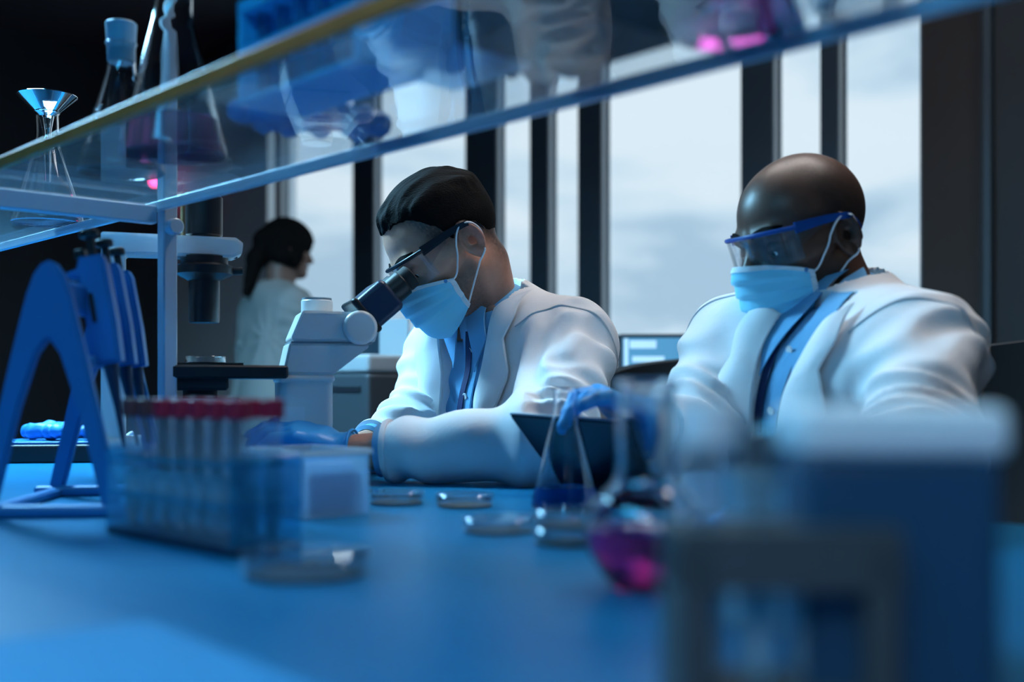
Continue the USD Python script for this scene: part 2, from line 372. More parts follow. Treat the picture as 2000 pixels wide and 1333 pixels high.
for k, (s0, s1) in enumerate(posts_):
    t = thing(f'trim_{k + 1}', kind='structure')
    if k: part(t, 'mullion_cap', wallbox(s0, s1, SILL, HEAD, FD, FD + .012), cap_dark, False)
    part(t, 'mullion_body', wallbox(s0 + .001, s1 - .001, SILL, HEAD, FD + (.012 if k else 0), DW - .004), pale_side, False)
for i in range(7):
    s0, s1 = posts_[i][1], posts_[i + 1][0] if i < 6 else s_at(1805)
    w = thing(f'window_{i + 1}', kind='structure'); g = DW - .014
    part(w, 'window_frame', cat(wallbox(s0, s0 + .007, SILL, HEAD, g - .006, g + .008), wallbox(s1 - .007, s1, SILL, HEAD, g - .006, g + .008),
         wallbox(s0 + .007, s1 - .007, SILL, SILL + .05, g - .02, DW + .09), wallbox(s0 + .007, s1 - .007, HEAD - .05, HEAD, g - .02, DW + .09)), M('window_gasket', (.10, .15, .19), .5), False)
    part(w, 'pane', wallbox(s0 + .003, s1 - .003, SILL + .04, HEAD - .04, g, g + .006), glass_pane, False)

# unseen lamps added for key, fill and rim light: housings with lit diffusers
def ceiling_lamp(u, d, col, power, label, size=(1.2, 0.3), z=None, rot=0.0):
    p = UD(u, d, 0); z = ZC - .09 if z is None else z
    t = thing('ceiling_lamp', label, 'lamp', (p[0], p[1], z), ROT + rot)
    sx, sy = size
    part(t, 'housing', cat(box(sx, sy, .02, (0, 0, .04)), box(.015, sy, .06, (-sx / 2, 0, 0)), box(.015, sy, .06, (sx / 2, 0, 0)), box(sx, .015, .06, (0, -sy / 2, 0)), box(sx, .015, .06, (0, sy / 2, 0))), white_enamel, False)
    part(t, 'diffuser', box(sx - .03, sy - .03, .008, (0, 0, .012)), M('lit_diffuser_%d' % (len(LK)), col, emis=power), False)
    if z < ZC - .1:
        for s in (-1, 1): part(t, 'suspension_wire', tube([(s * sx * .4, 0, .06), (s * sx * .4, 0, ZC - z)], .002, 6), steel)
BLUE, CYAN, COOL, WHITE = (0.06, 0.56, 1.0), (0.30, 0.70, 1.0), (0.74, 0.89, 1.0), (1.0, 0.95, 0.93)
ceiling_lamp(-0.45, -0.30, BLUE, 9.0, 'added unseen blue-lit pendant lamp hung low over the near side of the bench', (1.0, .34), 2.05)
ceiling_lamp(0.55, -0.9, COOL, 14.0, 'added unseen cool white fill lamp hanging behind the near side of the bench', (1.3, .34), 2.5)
ceiling_lamp(-2.60, 0.70, CYAN, 96.0, 'added unseen cyan-lit pendant lamp over the left end of the bench', (1.0, .34), 2.15)
ceiling_lamp(-0.75, 2.15, WHITE, 17.0, 'added unseen white rim lamp above and behind the bald man')
ceiling_lamp(-1.60, 1.75, WHITE, 15.0, 'added unseen white rim lamp above and behind the man at the microscope')

# ================================================================ bench and shelf
bench = thing('lab_bench', 'long laboratory bench with a pale blue worktop the two seated people lean on', 'bench', UD(-0.8, 0.48, 0), ROT)
BD0, BD1, BU0, BU1 = -0.25, 1.204, -3.3, 1.4
part(bench, 'worktop', box(BU1 - BU0, BD1 - BD0, .03, ((BU0 + BU1) / 2 + .8, (BD0 + BD1) / 2 - .48, BENCH - .03), .003), laminate, False)
part(bench, 'apron', box(BU1 - BU0 - .1, .03, .09, ((BU0 + BU1) / 2 + .8, BD1 - .48 - .12, BENCH - .12)), lam_edge, False)
part(bench, 'apron', box(BU1 - BU0 - .1, .03, .09, ((BU0 + BU1) / 2 + .8, BD0 - .48 + .05, BENCH - .12)), lam_edge, False)
for u in (BU0 + .1, -0.9, BU1 - .1):
    for d in (BD0 + .06, BD1 - .13):
        part(bench, 'leg', box(.05, .05, BENCH - .03, (u + .8, d - .48, 0), .003), steel_blue, False)

SD0, SD1 = 0.49, 0.76
shelf = thing('reagent_shelf', 'glass reagent shelf with a wooden front edge standing across the bench', 'shelf', UD(-1.0, 0.625, BENCH), ROT)
zs = SHELF - BENCH; L0, L1 = -2.35 + 1.0, -0.02 + 1.0
part(shelf, 'glass_plate', box(L1 - L0, SD1 - SD0, .008, ((L0 + L1) / 2, 0, zs)), shelf_glass, False, label='clear glass shelf plate')
part(shelf, 'front_trim', box(L1 - L0, .006, .016, ((L0 + L1) / 2, SD0 - .625 - .003, zs - .004), .002), wood_trim, False, label='wooden front edge strip')
part(shelf, 'rear_rail', box(L1 - L0, .008, .014, ((L0 + L1) / 2, SD1 - .625 + .004, zs - .006), .001), steel_blue, False)
for u in (-1.585, -0.16):
    part(shelf, 'cross_rail', box(.02, SD1 - SD0 - .004, .026, (u + 1.0, 0, zs - .026), .002), steel_blue, False)
    for d in (SD0 - .01, SD1 + .012):
        if d > .7 or u > -1.0 or True:
            part(shelf, 'post', box(.022, .022, 1.0, (u + 1.0, d - .625 + (.006 if d > .7 else -.004), 0), .002), steel_blue, False)
for u in (-1.585, -0.16):
    part(shelf, 'post_foot', vcyl(.022, .012, (u + 1.0, SD1 - .625 + .018, 0), 24, ch=.002), steel_blue)
    part(shelf, 'clamp_knob', mv(vcyl(.012, .02, n=20, ch=.002), (u + 1.0 + .011, SD1 - .625 + .018, zs - .03), frame((1, 0, 0))), steel_blue)

# ================================================================ inverted microscope
mic = thing('inverted_microscope', 'white inverted laboratory microscope with black eyepieces that the seated man looks into', 'microscope', (-0.332, 1.817, BENCH), math.degrees(math.atan2(.28, .96)))
Rx = np.array([[1, 0, 0], [0, 0, -1], [0, 1, 0]], float)    # outline in (x, z), depth along -y
def side(poly, depth, y=0, ch=.004): return prism(poly, depth, Rx, (0, y, 0), ch)
def rpoly(p, r): return Polygon(p).buffer(-r).buffer(r * 2, quad_segs=6).buffer(-r)
part(mic, 'column', rbox(.082, .11, .165, (0, 0, 0), .012), white_enamel, 40)
part(mic, 'collar', rbox(.086, .114, .012, (0, 0, .152), .005), white_enamel, 40)
part(mic, 'lower_head', side(rpoly([(-.037, .164), (.04, .164), (.104, .2135), (-.026, .2135)], .004), .112), white_enamel, 30)
part(mic, 'upper_head', side(rpoly([(-.026, .2155), (.106, .2155), (.112, .235), (.10, .262), (-.006, .264)], .006), .112), white_enamel, 30)
part(mic, 'seam', side([(-.024, .213), (.102, .213), (.102, .2157), (-.024, .2157)], .108, ch=0), M('grey_seam', (.18, .22, .26), .6), False)
part(mic, 'camera_port', vcyl(.025, .022, (.0215, 0, .262), 36, ch=.002), white_enamel)
part(mic, 'port_cap', vcyl(.0235, .003, (.0215, 0, .284), 36), M('grey_cap', (.25, .3, .33), .5))
hub = mv(lathe(rounded([(0, 0), (.027, 0), (.027, .006), (.023, .010), (0, .010)], .003), 40), (.082, -.056, .238), frame((0, -1, 0)))
part(mic, 'hinge_hub', cat(hub, mv(vcyl(.027, .112, n=40), (.082, .056, .238), frame((0, -1, 0)))), white_enamel)
ax = unit((.66, 0, .58)); Rb = frame(ax, (0, 1, 0))
bb = np.array([.088, 0, .254])
part(mic, 'binocular_head', mv(rbox(.118, .058, .064, (0, 0, 0), .01), bb, Rb), navy_plastic, 40)
part(mic, 'binocular_flange', mv(rbox(.122, .066, .012, (0, 0, 0), .005), bb, Rb), black_plastic, 40)
for y in (-.0315, .0315):
    tb = part(mic, 'eyepiece_tube', mv(vcyl(.022, .038, n=32, ch=.002), bb + ax * .052 + [0, y, 0], Rb), black_plastic)
    part(tb, 'eyecup', mv(lathe([(0, 0), (.0175, 0), (.0195, .004), (.0195, .016), (.0172, .018), (.013, .014), (0, .012)], 32), bb + ax * .09 + [0, y, 0], Rb), black_matte)
part(mic, 'stage', cat(box(.175, .16, .02, (-.118, 0, .158), .003), box(.095, .13, .034, (-.165, 0, .14), .004)), black_plastic, False)
sl = part(mic, 'slide_holder', box(.10, .07, .004, (-.145, -.01, .178)), M('dark_holder', (.03, .035, .04), .3), False)
part(sl, 'culture_dish', mv(vessel([(0, 0), (.03, 0), (.03, .010)], .001, .002)[0], (-.15, -.01, .182)), glass)
tur = part(mic, 'objective_turret', vcyl(.026, .02, (-.158, 0, .125), 32, ch=.003), black_matte)
for k in range(3):
    part(tur, 'objective', vcyl(.0085, .026, (-.158 + .017 * math.cos(k * 2.1), .017 * math.sin(k * 2.1), .10), 20, ch=.002), black_plastic)
part(mic, 'base', cat(rbox(.34, .11, .07, (-.14, .012, 0), .014), rbox(.115, .10, .07, (-.155, 0, .058), .008)), white_enamel, 40)
part(mic, 'pillar', side(rpoly([(-.302, .02), (-.268, .02), (-.268, .345), (-.11, .345), (-.096, .352), (-.094, .368), (-.105, .376), (-.302, .378)], .004), .055), white_enamel, 30, label='white upright pillar and overhanging lamp arm')
lh = part(mic, 'lamp_house', vcyl(.028, .064, (-.152, 0, .378), 36, ch=.003), black_plastic)
part(lh, 'brass_rod', tube([(-.184, -.012, .37), (-.184, -.012, .436)], .0035, 8), M('brass', (.75, .45, .22), .35, metal=.6))
cd = part(mic, 'condenser', lathe([(0, .245), (.0225, .245), (.0235, .25), (.0235, .31), (.031, .314), (.043, .32), (.044, .332), (.036, .336), (.036, .347), (0, .347)], 40), black_plastic)
v_, f_ = cd.GetPrim(), None
UsdGeom.Xformable(cd).AddTranslateOp().Set(Gf.Vec3d(-.152, 0, 0))
part(cd, 'adjusting_knob', mv(vcyl(.006, .016, n=16), (.042, 0, .326), frame((1, 0, .1))), black_plastic)
part(cd, 'adjusting_knob', mv(vcyl(.006, .02, n=16), (.03, 0, .352), frame((1, 0, 0))), black_plastic)
part(mic, 'label_plate', box(.036, .0015, .034, (-.021, -.0556, .081)), white_plastic, False, label='small square white label on the column')
for y in (-1, 1):
    part(mic, 'focus_knob', mv(lathe([(0, 0), (.024, 0), (.026, .003), (.026, .016), (.018, .018), (.018, .028), (0, .028)], 36), (.0, y * .055, .035), frame((0, y, 0))), M('knob_grey', (.3, .33, .36), .4))

# ================================================================ pipette stand with three pipettes
nr = np.array([-.4336, 1.265]); e2 = unit((.995, .1, 0)); a2 = unit((-.1, .995, 0))
mid = nr - e2[:2] * .075
stand = thing('pipette_stand', 'blue pipette stand with two arched ends at the left end of the bench', 'pipette stand', (mid[0], mid[1], BENCH), math.degrees(math.atan2(e2[1], e2[0])))
outer = Polygon([(-.079, 0), (-.060, 0), (-.031, .12), (-.012, .180), (.0, .197), (.012, .180), (.031, .12), (.060, 0), (.079, 0), (.040, .178), (.024, .245), (.016, .268), (.008, .279), (.0, .283), (-.008, .279), (-.016, .268), (-.024, .245), (-.040, .178)]).buffer(-.003).buffer(.006, quad_segs=6).buffer(-.003)
for k, y in enumerate((0, .262)):
    fr = part(stand, 'end_frame', prism(outer, .016, Rx, (0, y, 0), .003), pale_blue_plastic, 25)
    part(stand, 'foot_bar', rbox(.19, .024, .014, (0, y, 0), .005), pale_blue_plastic, 30)
part(stand, 'hanger_rail', box(.02, .262, .034, (.012, .131, .228), .004), blue_plastic, False)
part(stand, 'hanger_rail', box(.012, .262, .014, (.028, .131, .166), .003), blue_plastic, False)
part(stand, 'base_bar', box(.016, .262, .012, (-.066, .131, 0), .003), pale_blue_plastic, False)
def pipette(loc, rot, label):
    t = thing('micropipette', label, 'pipette', loc, rot, group='pipettes hanging in the blue stand')
    tilt = np.array([[math.cos(.16), 0, -math.sin(.16)], [0, 1, 0], [math.sin(.16), 0, math.cos(.16)]])
    T = lambda m: mv(m, R=tilt)
    body = Polygon([(-.017, .0), (.015, .0), (.017, .05), (.0155, .118), (.012, .128), (-.013, .128), (-.018, .115), (-.030, .112), (-.030, .106), (-.018, .102)]).buffer(-.002).buffer(.002)
    h = part(t, 'handle', T(prism(body, .028, Rx, (0, 0, 0), .004)), blue_plastic, 30)
    part(h, 'volume_window', T(box(.005, .004, .034, (-.006, -.0145, .05))), black_plastic, False)
    part(t, 'plunger', T(cat(vcyl(.0045, .026, (0, 0, .126), 16), vcyl(.011, .010, (0, 0, .150), 20, ch=.002))), black_plastic)
    part(t, 'ejector_button', T(box(.012, .016, .012, (-.013, 0, .126), .002)), black_plastic, False)
    part(t, 'shaft', T(lathe([(0, -.10), (.0022, -.10), (.004, -.05), (.009, 0), (.009, .004), (0, .004)], 24)), navy_plastic)
    return t
for k, (px, py, Y, lb) in enumerate([(236, 712, 1.34, 'blue pipette nearest the front arch of its stand, largest of the three'), (262, 716, 1.425, 'middle blue pipette of the three hanging in the stand'), (283, 719, 1.51, 'blue pipette farthest from the camera, beside the steel shelf post')]):
    p = W(px, py, Y)
    pipette(p - [.012, 0, 0], math.degrees(math.atan2(e2[1], e2[0])), lb)

# ================================================================ rack of red-capped tubes
A0, A1 = bp(207, 1042), bp(452, 1092)
rdir = unit(A1 - A0); rlen = np.linalg.norm(A1 - A0); rn = np.array([-rdir[1], rdir[0], 0])
rack = thing('tube_rack', 'clear blue plastic tube rack full of red-capped tubes at the near left', 'tube rack', A0 + rn * .035 + rdir * rlen / 2, math.degrees(math.atan2(rdir[1], rdir[0])))
part(rack, 'base_plate', box(rlen, .07, .008, (0, 0, 0), .002), navy_plastic, False)
slots = [(-rlen / 2 + .02 + i * (rlen - .04) / 6, y) for y in (-.017, .017) for i in range(7)]
def plate(z, th):
    p = Polygon([(-rlen / 2, -.035), (rlen / 2, -.035), (rlen / 2, .035), (-rlen / 2, .035)])
    for x, y in slots: p = p.difference(Point(x, y).buffer(.0092, quad_segs=6))
    return mv(trimesh.creation.extrude_polygon(p, th, engine='earcut'), (0, 0, z))
part(rack, 'middle_plate', plate(.04, .004), clear_blue, False)
part(rack, 'top_plate', plate(.074, .005), clear_blue, False)
for s in (-1, 1): part(rack, 'end_wall', box(.005, .07, .079, (s * (rlen / 2 - .0025), 0, .006), .001), clear_blue, False)
part(rack, 'front_wall', box(rlen - .01, .003, .060, (0, -.0335, .008)), clear_plastic, False)
tube0 = None
bottom = [(0, 0), (.004, .001), (.0075, .016), (.008, .11)]
tv, tin = vessel(bottom, .0009, .003, 28)
for k, (x, y) in enumerate(slots):
    P = A0 + rn * .035 + rdir * (rlen / 2 + x) + rn * y + [0, 0, .009]
    red = (k % 7) >= 2 or y > 0 and k % 7 == 1
    lb = 'clear tube with a red screw cap standing in the near left tube rack' if red else 'clear tube with a dark maroon cap at the far left end of the near rack'
    gp = 'red-capped tubes in the rack' if red else 'maroon-capped tubes in the rack'
    key = 'red' if red else 'dark'
    if tube0 is None: tube0 = {}
    if key not in tube0:
        t = thing('capped_tube', lb, 'tube', P, 0, gp); tube0[key] = t
        part(t, 'tube_body', tv, clear_plastic)
        part(t, 'cap', lathe(rounded([(0, .106), (.0105, .106), (.0105, .122), (.009, .1235), (0, .1235)], .001), 24), red_cap if red else dark_cap)
        part(t, 'liquid', liquid(tin, .045, n=28), M('tube_liquid', (.45, .55, .62), .1, trans=.6, ior=1.33))
    else: dup(tube0[key], P, random.uniform(0, 360), lb, gp)

# ================================================================ clear box beside it
C0 = bp(589, 1016); C1 = bp(722, 1004)
cdv = unit(C1 - C0); cw = np.linalg.norm(C1 - C0); cl = .12; ln = np.array([-cdv[1], cdv[0], 0])
tb = thing('tip_box', 'frosted clear plastic box with a blue inner tray beside the tube rack', 'box', C0 + cdv * cw / 2 + ln * cl / 2, math.degrees(math.atan2(cdv[1], cdv[0])))
h = .074
for s, (sx, sy, x, y) in enumerate([(cw, .003, 0, -cl / 2 + .0015), (cw, .003, 0, cl / 2 - .0015), (.003, cl, -cw / 2 + .0015, 0), (.003, cl, cw / 2 - .0015, 0)]):
    part(tb, 'side_wall', box(sx, sy, h, (x, y, 0), .0008), frosted, False)
part(tb, 'bottom', box(cw - .008, cl - .008, .003, (0, 0, .001)), frosted, False)
part(tb, 'rim', cat(box(cw + .004, .006, .006, (0, -cl / 2, h - .006)), box(cw + .004, .006, .006, (0, cl / 2, h - .006)), box(.006, cl + .004, .006, (-cw / 2, 0, h - .006)), box(.006, cl + .004, .006, (cw / 2, 0, h - .006))), white_plastic, False)
part(tb, 'inner_tray', box(cw - .02, cl - .024, .056, (0, 0, .005), .004), blue_plastic, False)

# ================================================================ petri dishes
dish_mat = pane_mat('dish_glass', (.96, .985, 1.0), .015, diffuse=(.7, .85, .95), fac=.02, ior=1.7)
def petri(px, py, dia, h, label, medium, z=0.0):
    c = bp(px, py) + [0, 0, z]
    t = thing('petri_dish', label, 'petri dish', c + [0, 0, 0], 0, None); r = dia / 2
    b, inn = vessel([(0, 0), (r * .94, 0), (r * .94, h * .8)], .0014, .0015)
    part(t, 'base', b, dish_mat)
    part(t, 'lid', mv(lathe([(0, h), (r - .001, h), (r, h - .001), (r, h * .25), (r - .0013, h * .25), (r - .0013, h - .0014), (0, h - .0014)], 56), (0, 0, .0006)), dish_mat)
    part(t, 'medium', liquid([(0, .0014), (r * .94 - .0014, .0014), (r * .94 - .0014, h)], h * .2), medium)
    return t
amber = M('amber_agar', (.16, .10, .05), .3)
petri(775, 985, .070, .016, 'glass petri dish nearest the frosted clear box', agar)
petri(908, 990, .072, .016, 'glass petri dish with dark brown medium in front of a white coat sleeve', amber)
petri(975, 1040, .075, .015, 'glass petri dish with dark medium between the brown one and the stacked pair', agar)
petri(1112, 1063, .068, .015, 'lower petri dish of the stacked pair in front of the small blue flask', amber)
petri(1112, 1063, .068, .015, 'upper petri dish of the stacked pair in front of the small blue flask', agar, .0162)
petri(598, 1124, .098, .017, 'large petri dish lying nearest the camera, in front of the frosted box', agar)

# ================================================================ flasks on the bench
def erlen(loc, r, hgt, neck, nh, label, name='erlenmeyer_flask', liq=None, level=.2, cat_='flask', foot=.006):
    t = thing(name, label, cat_, loc)
    b, inn = vessel([(0, 0), (r, 0), (r, foot), (neck, hgt - nh), (neck, hgt - .003), (neck + .0025, hgt)], .0018, .012)
    part(t, 'flask_body', b, glass)
    if liq is not None: part(t, 'liquid', liquid(inn, level), liq)
    return t
erlen(bp(1104, 990), .041, .142, .0145, .032, 'small conical flask with a layer of dark blue liquid before the tablet', liq=blue_liquid, level=.024)
bf = thing('boiling_flask', 'round flask holding magenta liquid with a wide straight neck, near the camera', 'flask', bp(1262, 1150))
pr = [(0, 0), (.021, 0), (.031, .010)] + [(.0435 * math.cos(a), .040 + .0395 * math.sin(a)) for a in np.linspace(-.55, .95, 12)] + [(.0215, .078), (.0205, .086), (.0205, .141), (.0235, .143), (.0235, .147)]
b, inn = vessel(pr, .0018, .004)
part(bf, 'flask_body', b, glass)
part(bf, 'liquid', liquid([q for q in inn if q[1] < .075], .043), purple_liquid)
part(bf, 'neck_band', mv(lathe([(.0206, .126), (.0212, .126), (.0212, .139), (.0206, .139)], 48), (0, 0, 0)), frosted)

# ================================================================ near right: rack, vials, lidded box
Y0 = 0.50
g0 = np.array([(1515 - CX) / FPX * Y0, Y0, BENCH])
fr = thing('vial_rack', 'dark grey vial rack very close to the camera at the lower right', 'rack', g0, 2.0)
w_, hh = .094, .078
for s in (-1, 1): part(fr, 'side_panel', box(.015, .05, hh, (s * (w_ / 2 - .0075), 0, 0), .002), M('rack_grey', (.075, .085, .092), .6), False)
def holes(wd, dp, th, z):
    p = Polygon([(-wd / 2, -dp / 2), (wd / 2, -dp / 2), (wd / 2, dp / 2), (-wd / 2, dp / 2)])
    for x in (-.030, -.008, .016): p = p.difference(Point(x, 0).buffer(.0098, quad_segs=8))
    return mv(trimesh.creation.extrude_polygon(p, th, engine='earcut'), (0, 0, z))
part(fr, 'top_plate', holes(w_, .05, .026, hh - .022), LK['rack_grey'], False)
part(fr, 'bottom_plate', box(w_ - .03, .05, .012, (0, 0, 0)), LK['rack_grey'], False)
vv, vin = vessel([(0, 0), (.004, .0006), (.0085, .006), (.0085, .112)], .0009, .004, 32)
M('lid_white', (.93, .95, .96), .45)
lbs = ['glass vial with a white cap, leftmost of three in the near dark rack', 'open glass vial in the middle of the near dark rack', 'glass vial standing next to the white lidded box in the near dark rack']
for x, lb, cp in zip((-.030, -.008, .016), lbs, (1, 0, 0)):
    a = math.radians(2.0); q = g0 + [x * math.cos(a), x * math.sin(a), .0125]
    t = thing('glass_vial', lb, 'vial', q)
    part(t, 'vial_body', vv, dish_mat)
    part(t, 'liquid', liquid(vin, .05, n=32), pane_mat('vial_liquid', (.6, .85, .97), .05, diffuse=(.60, .84, .93), fac=.65))
    if cp: part(t, 'cap', lathe(rounded([(0, .106), (.0128, .104), (.0128, .1215), (.0115, .123), (0, .123)], .001), 28), LK['lid_white'])
M('lid_white', (.93, .95, .96), .45)
wb2 = thing('lidded_box', 'dark blue plastic box with a white lid at the right edge close to the camera', 'box', np.array([(1772 - CX) / FPX * .49, .52, BENCH]), -4)
part(wb2, 'box_body', rbox(.082, .07, .112, (0, 0, 0), .006), M('dark_blue_box', (.022, .075, .15), .4), 35)
part(wb2, 'lid', rbox(.088, .076, .022, (0, 0, .111), .006), M('lid_white', (.93, .95, .96), .45), 35)
for px, Y, r, hh2, lb in [(1478, .68, .0215, .118, 'tall narrow glass beaker behind the near vial rack'), (1590, .66, .026, .108, 'wide glass beaker behind the near vial rack beside the white lid')]:
    t = thing('glass_beaker', lb, 'beaker', np.array([(px - CX) / FPX * Y, Y, BENCH]))
    b, inn = vessel([(0, 0), (r, 0), (r, hh2 - .004), (r + .002, hh2)], .0014, .005)
    part(t, 'beaker_body', b, dish_mat)
    part(t, 'liquid', liquid(inn, hh2 * .78), LK['vial_liquid'])
wc = thing('folded_card', 'small white folded card standing behind the magenta flask', 'card', W(1375, 980, 1.08) * [1, 1, 0] + [0, 0, BENCH], 3)
part(wc, 'card', prism([(-.024, 0), (.024, 0), (.024, .062), (-.024, .062)], .0012, Rx, (0, -.012, 0)), white_plastic, False)
part(wc, 'card', mv(prism([(-.024, 0), (.024, 0), (.024, .064), (-.024, .064)], .0012, Rx), (0, .0105, 0), np.array([[1, 0, 0], [0, 1, -.35], [0, 0, 1.]])), white_plastic, False)

# notepad at the near left corner
cn = bp(268, 1214); e_r = unit(bp(560, 1333) - cn); e_n = unit(bp(0, 1257) - cn)
pad = thing('notepad', 'pale blue paper notepad lying on the bench at the near left corner', 'notepad', cn + e_r * .105 + e_n * .15, math.degrees(math.atan2(e_r[1], e_r[0])))
part(pad, 'paper_block', box(.21, .297, .004, (0, 0, 0), .0008), paper, False)
part(pad, 'binding', box(.212, .012, .0052, (0, -.143, 0)), pale_blue_plastic, False)

# tablet, propped on its lower edge
T0, T1 = W(997, 808, 1.55), W(1212, 822, 1.415)
ta = unit(T1 - T0); tbv = np.array([.56, .62, -.8]); tbv = unit(tbv - np.dot(tbv, ta) * ta)
tw = np.linalg.norm(T1 - T0); tl = (T0[2] - BENCH - .004) / -tbv[2]
Rt = np.stack([ta, tbv, np.cross(ta, tbv)], 1); tc = (T0 + T1) / 2 + tbv * tl / 2
tab = thing('tablet_computer', 'black tablet computer held upright on the bench by a gloved hand', 'tablet', (tc[0], tc[1], BENCH))
part(tab, 'tablet_case', mv(mv(rbox(tw, tl, .009, (0, 0, -.0045), .0042, 12), R=Rt), tc - [tc[0], tc[1], BENCH]), M('tablet_black', (.008, .014, .028), .22), 30)
part(tab, 'case_edge', mv(mv(rbox(tw + .003, tl + .003, .003, (0, 0, -.0015), .0014, 8), R=Rt), tc - [tc[0], tc[1], BENCH]), M('edge_grey', (.35, .42, .48), .3, metal=.6), 30)

# low black instrument, gloves and cable at the far left of the bench
q = bp(96, 905)
ins = thing('heating_block', 'low black instrument with a blue top plate behind the pipette stand', 'instrument', q, 8)
part(ins, 'case', rbox(.26, .16, .036, (0, .07, 0), .006), black_plastic, 35)
part(ins, 'top_plate', box(.25, .15, .005, (0, .07, .036), .001), blue_plastic, False)
def lump(c, r, seed, squash=.5, n=7):
    rg = np.random.default_rng(seed)
    cs = [(rg.normal(0, r * .38, 3) * [1, 1, .12] + [0, 0, r * squash * .45], rg.normal(0, r * .5, 3) * [1, 1, .15] + [0, 0, r * squash * .45], r * .26, r * .2) for _ in range(n)]
    f = lambda P: caps_sdf(P, cs, r * .18) + .006 * np.sin(P[:, 0] * 150 + 3 * np.sin(P[:, 1] * 90)) * .4
    v, t = surf(f, (-r * 1.8, -r * 1.8, -.02), (r * 1.8, r * 1.8, r * 1.4), .004)
    v = v - [0, 0, v[:, 2].min()]; return v, t
nitrile = M('nitrile_blue', (.025, .22, .55), .42, bump=(60, .25, .003))
gl = thing('glove_heap', 'crumpled blue gloves heaped on the low black instrument', 'gloves', q + [-.02, .075, .0405])
part(gl, 'glove', lump(None, .055, 3), nitrile, True)
cb = thing('cable', 'thin pale cable looping from the low black instrument to the bench', 'cable', q + [.125, .03, 0])
part(cb, 'cord', tube(smoothline([(-.01, .0, .0045), (.02, -.01, .035), (.045, -.06, .06), (.03, -.13, .03), (.03, -.2, .0035)], 30), .003, 8), white_plastic)

# ================================================================ things on the glass shelf
ZS = SHELF + .008
p = sp(92, 437); ff = erlen(p, .058, .185, .0185, .05, 'conical flask on the glass shelf carrying a glass funnel in its neck')
fn = thing('glass_funnel', 'glass funnel resting in the mouth of the flask at the left end of the shelf', 'funnel', p + [0, 0, .155])
part(fn, 'funnel_cone', lathe([(.005, -.085), (.0055, .0), (.010, .024), (.046, .058), (.048, .058), (.048, .0568), (.0115, .0235), (.007, 0), (.0064, -.085)], 56), glass)
p = sp(237, 338); e1 = erlen(p, .054, .165, .0175, .035, 'conical flask with brown liquid and a pale blue stopper on the glass shelf', liq=brown_liquid, level=.03)
part(e1, 'stopper', vcyl(.0165, .052, (0, 0, .140), 32, r2=.0195, ch=.002), M('stopper_blue', (.25, .52, .72), .5), label='pale blue stopper')
p = sp(338, 304); erlen(p, .062, .235, .0225, .07, 'tall conical flask with violet liquid beside the steel post on the shelf', liq=M('violet_liquid', (.30, .05, .22), .05, trans=.7, ior=1.34), level=.042)
def shelf_rack(px, D, L, dep, hgt, label):
    Y = 3047.6 * D / (px + 1076); c = np.array([(px - CX) / FPX * Y, Y, ZS])
    t = thing('shelf_tube_rack', label, 'tube rack', c, ROT)
    n = 6
    for z, th in ((0, .005), (hgt * .5, .004), (hgt - .012, .012)):
        pl = Polygon([(-L / 2, -dep / 2), (L / 2, -dep / 2), (L / 2, dep / 2), (-L / 2, dep / 2)])
        if z > 0:
            for i in range(n):
                for y in (-.017, .017): pl = pl.difference(Point(-L / 2 + L * (i + .5) / n, y).buffer(.0085, quad_segs=6))
        part(t, 'plate', mv(trimesh.creation.extrude_polygon(pl, th, engine='earcut'), (0, 0, z)), LK['shelf_blue'], False)
    for s in (-1, 1): part(t, 'end_wall', box(.006, dep, hgt, (s * (L / 2 - .003), 0, 0), .001), LK['shelf_blue'], False)
    return c, n
c, n = shelf_rack(640, .60, .20, .075, .10, 'pale blue tube rack standing on the glass shelf, above the microscope')
first = None
for i in range(n):
    for y in (-.017, .017):
        q = c + RV * (-.10 + .20 * (i + .5) / n) + NV * y + [0, 0, .0055]
        lb = 'clear blue-tinted tube standing in the pale blue rack on the shelf'
        if first is None:
            first = thing('shelf_tube', lb, 'tube', q, 0, 'tubes in the pale blue shelf rack')
            part(first, 'tube_body', vessel([(0, 0), (.004, .001), (.007, .012), (.0072, .125)], .0008, .003, 24)[0], clear_blue)
            part(first, 'cap', lathe(rounded([(0, .12), (.0085, .12), (.0085, .134), (0, .134)], .001), 20), M('light_cap', (.35, .6, .8), .5))
        else: dup(first, q)
q = sp(886, 142)
st = thing('shelf_tip_box', 'pale blue translucent box on the glass shelf, middle of the shelf', 'box', q, ROT)
part(st, 'box_body', rbox(.105, .09, .06, (0, 0, 0), .006), frosted, 30)
part(st, 'lid', rbox(.108, .093, .03, (0, 0, .06), .006), LK['shelf_blue'], 30)
part(st, 'inner_tray', box(.085, .07, .04, (0, 0, .012), .003), blue_plastic, False)
q = sp(1110, 85)
bb2 = thing('black_bin', 'black plastic bin on the glass shelf between the pale box and the purple flask', 'bin', q, ROT)
part(bb2, 'bin_body', prism([(-.062, 0), (.062, 0), (.072, .09), (.066, .09), (.057, .006), (-.057, .006), (-.066, .09), (-.072, .09)], .13, Rx, (0, 0, 0)), black_plastic, False)
for s in (-1, 1): part(bb2, 'end_panel', prism([(-.060, .002), (.060, .002), (.070, .09), (-.070, .09)], .004, Rx, (0, s * .064, 0)), black_plastic, False)
dc = thing('dark_cloth', 'crumpled dark blue cloth lying on the shelf beside the black bin', 'cloth', sp(1075, 150), ROT)
part(dc, 'cloth', lump(None, .05, 11, .35), M('dark_cloth', (.012, .022, .04), .9), True)
gl2 = thing('shelf_glove', 'crumpled blue glove lying on the glass shelf in front of the tube rack', 'gloves', sp(690, 268), ROT)
part(gl2, 'glove', lump(None, .045, 8, .35), nitrile, True)
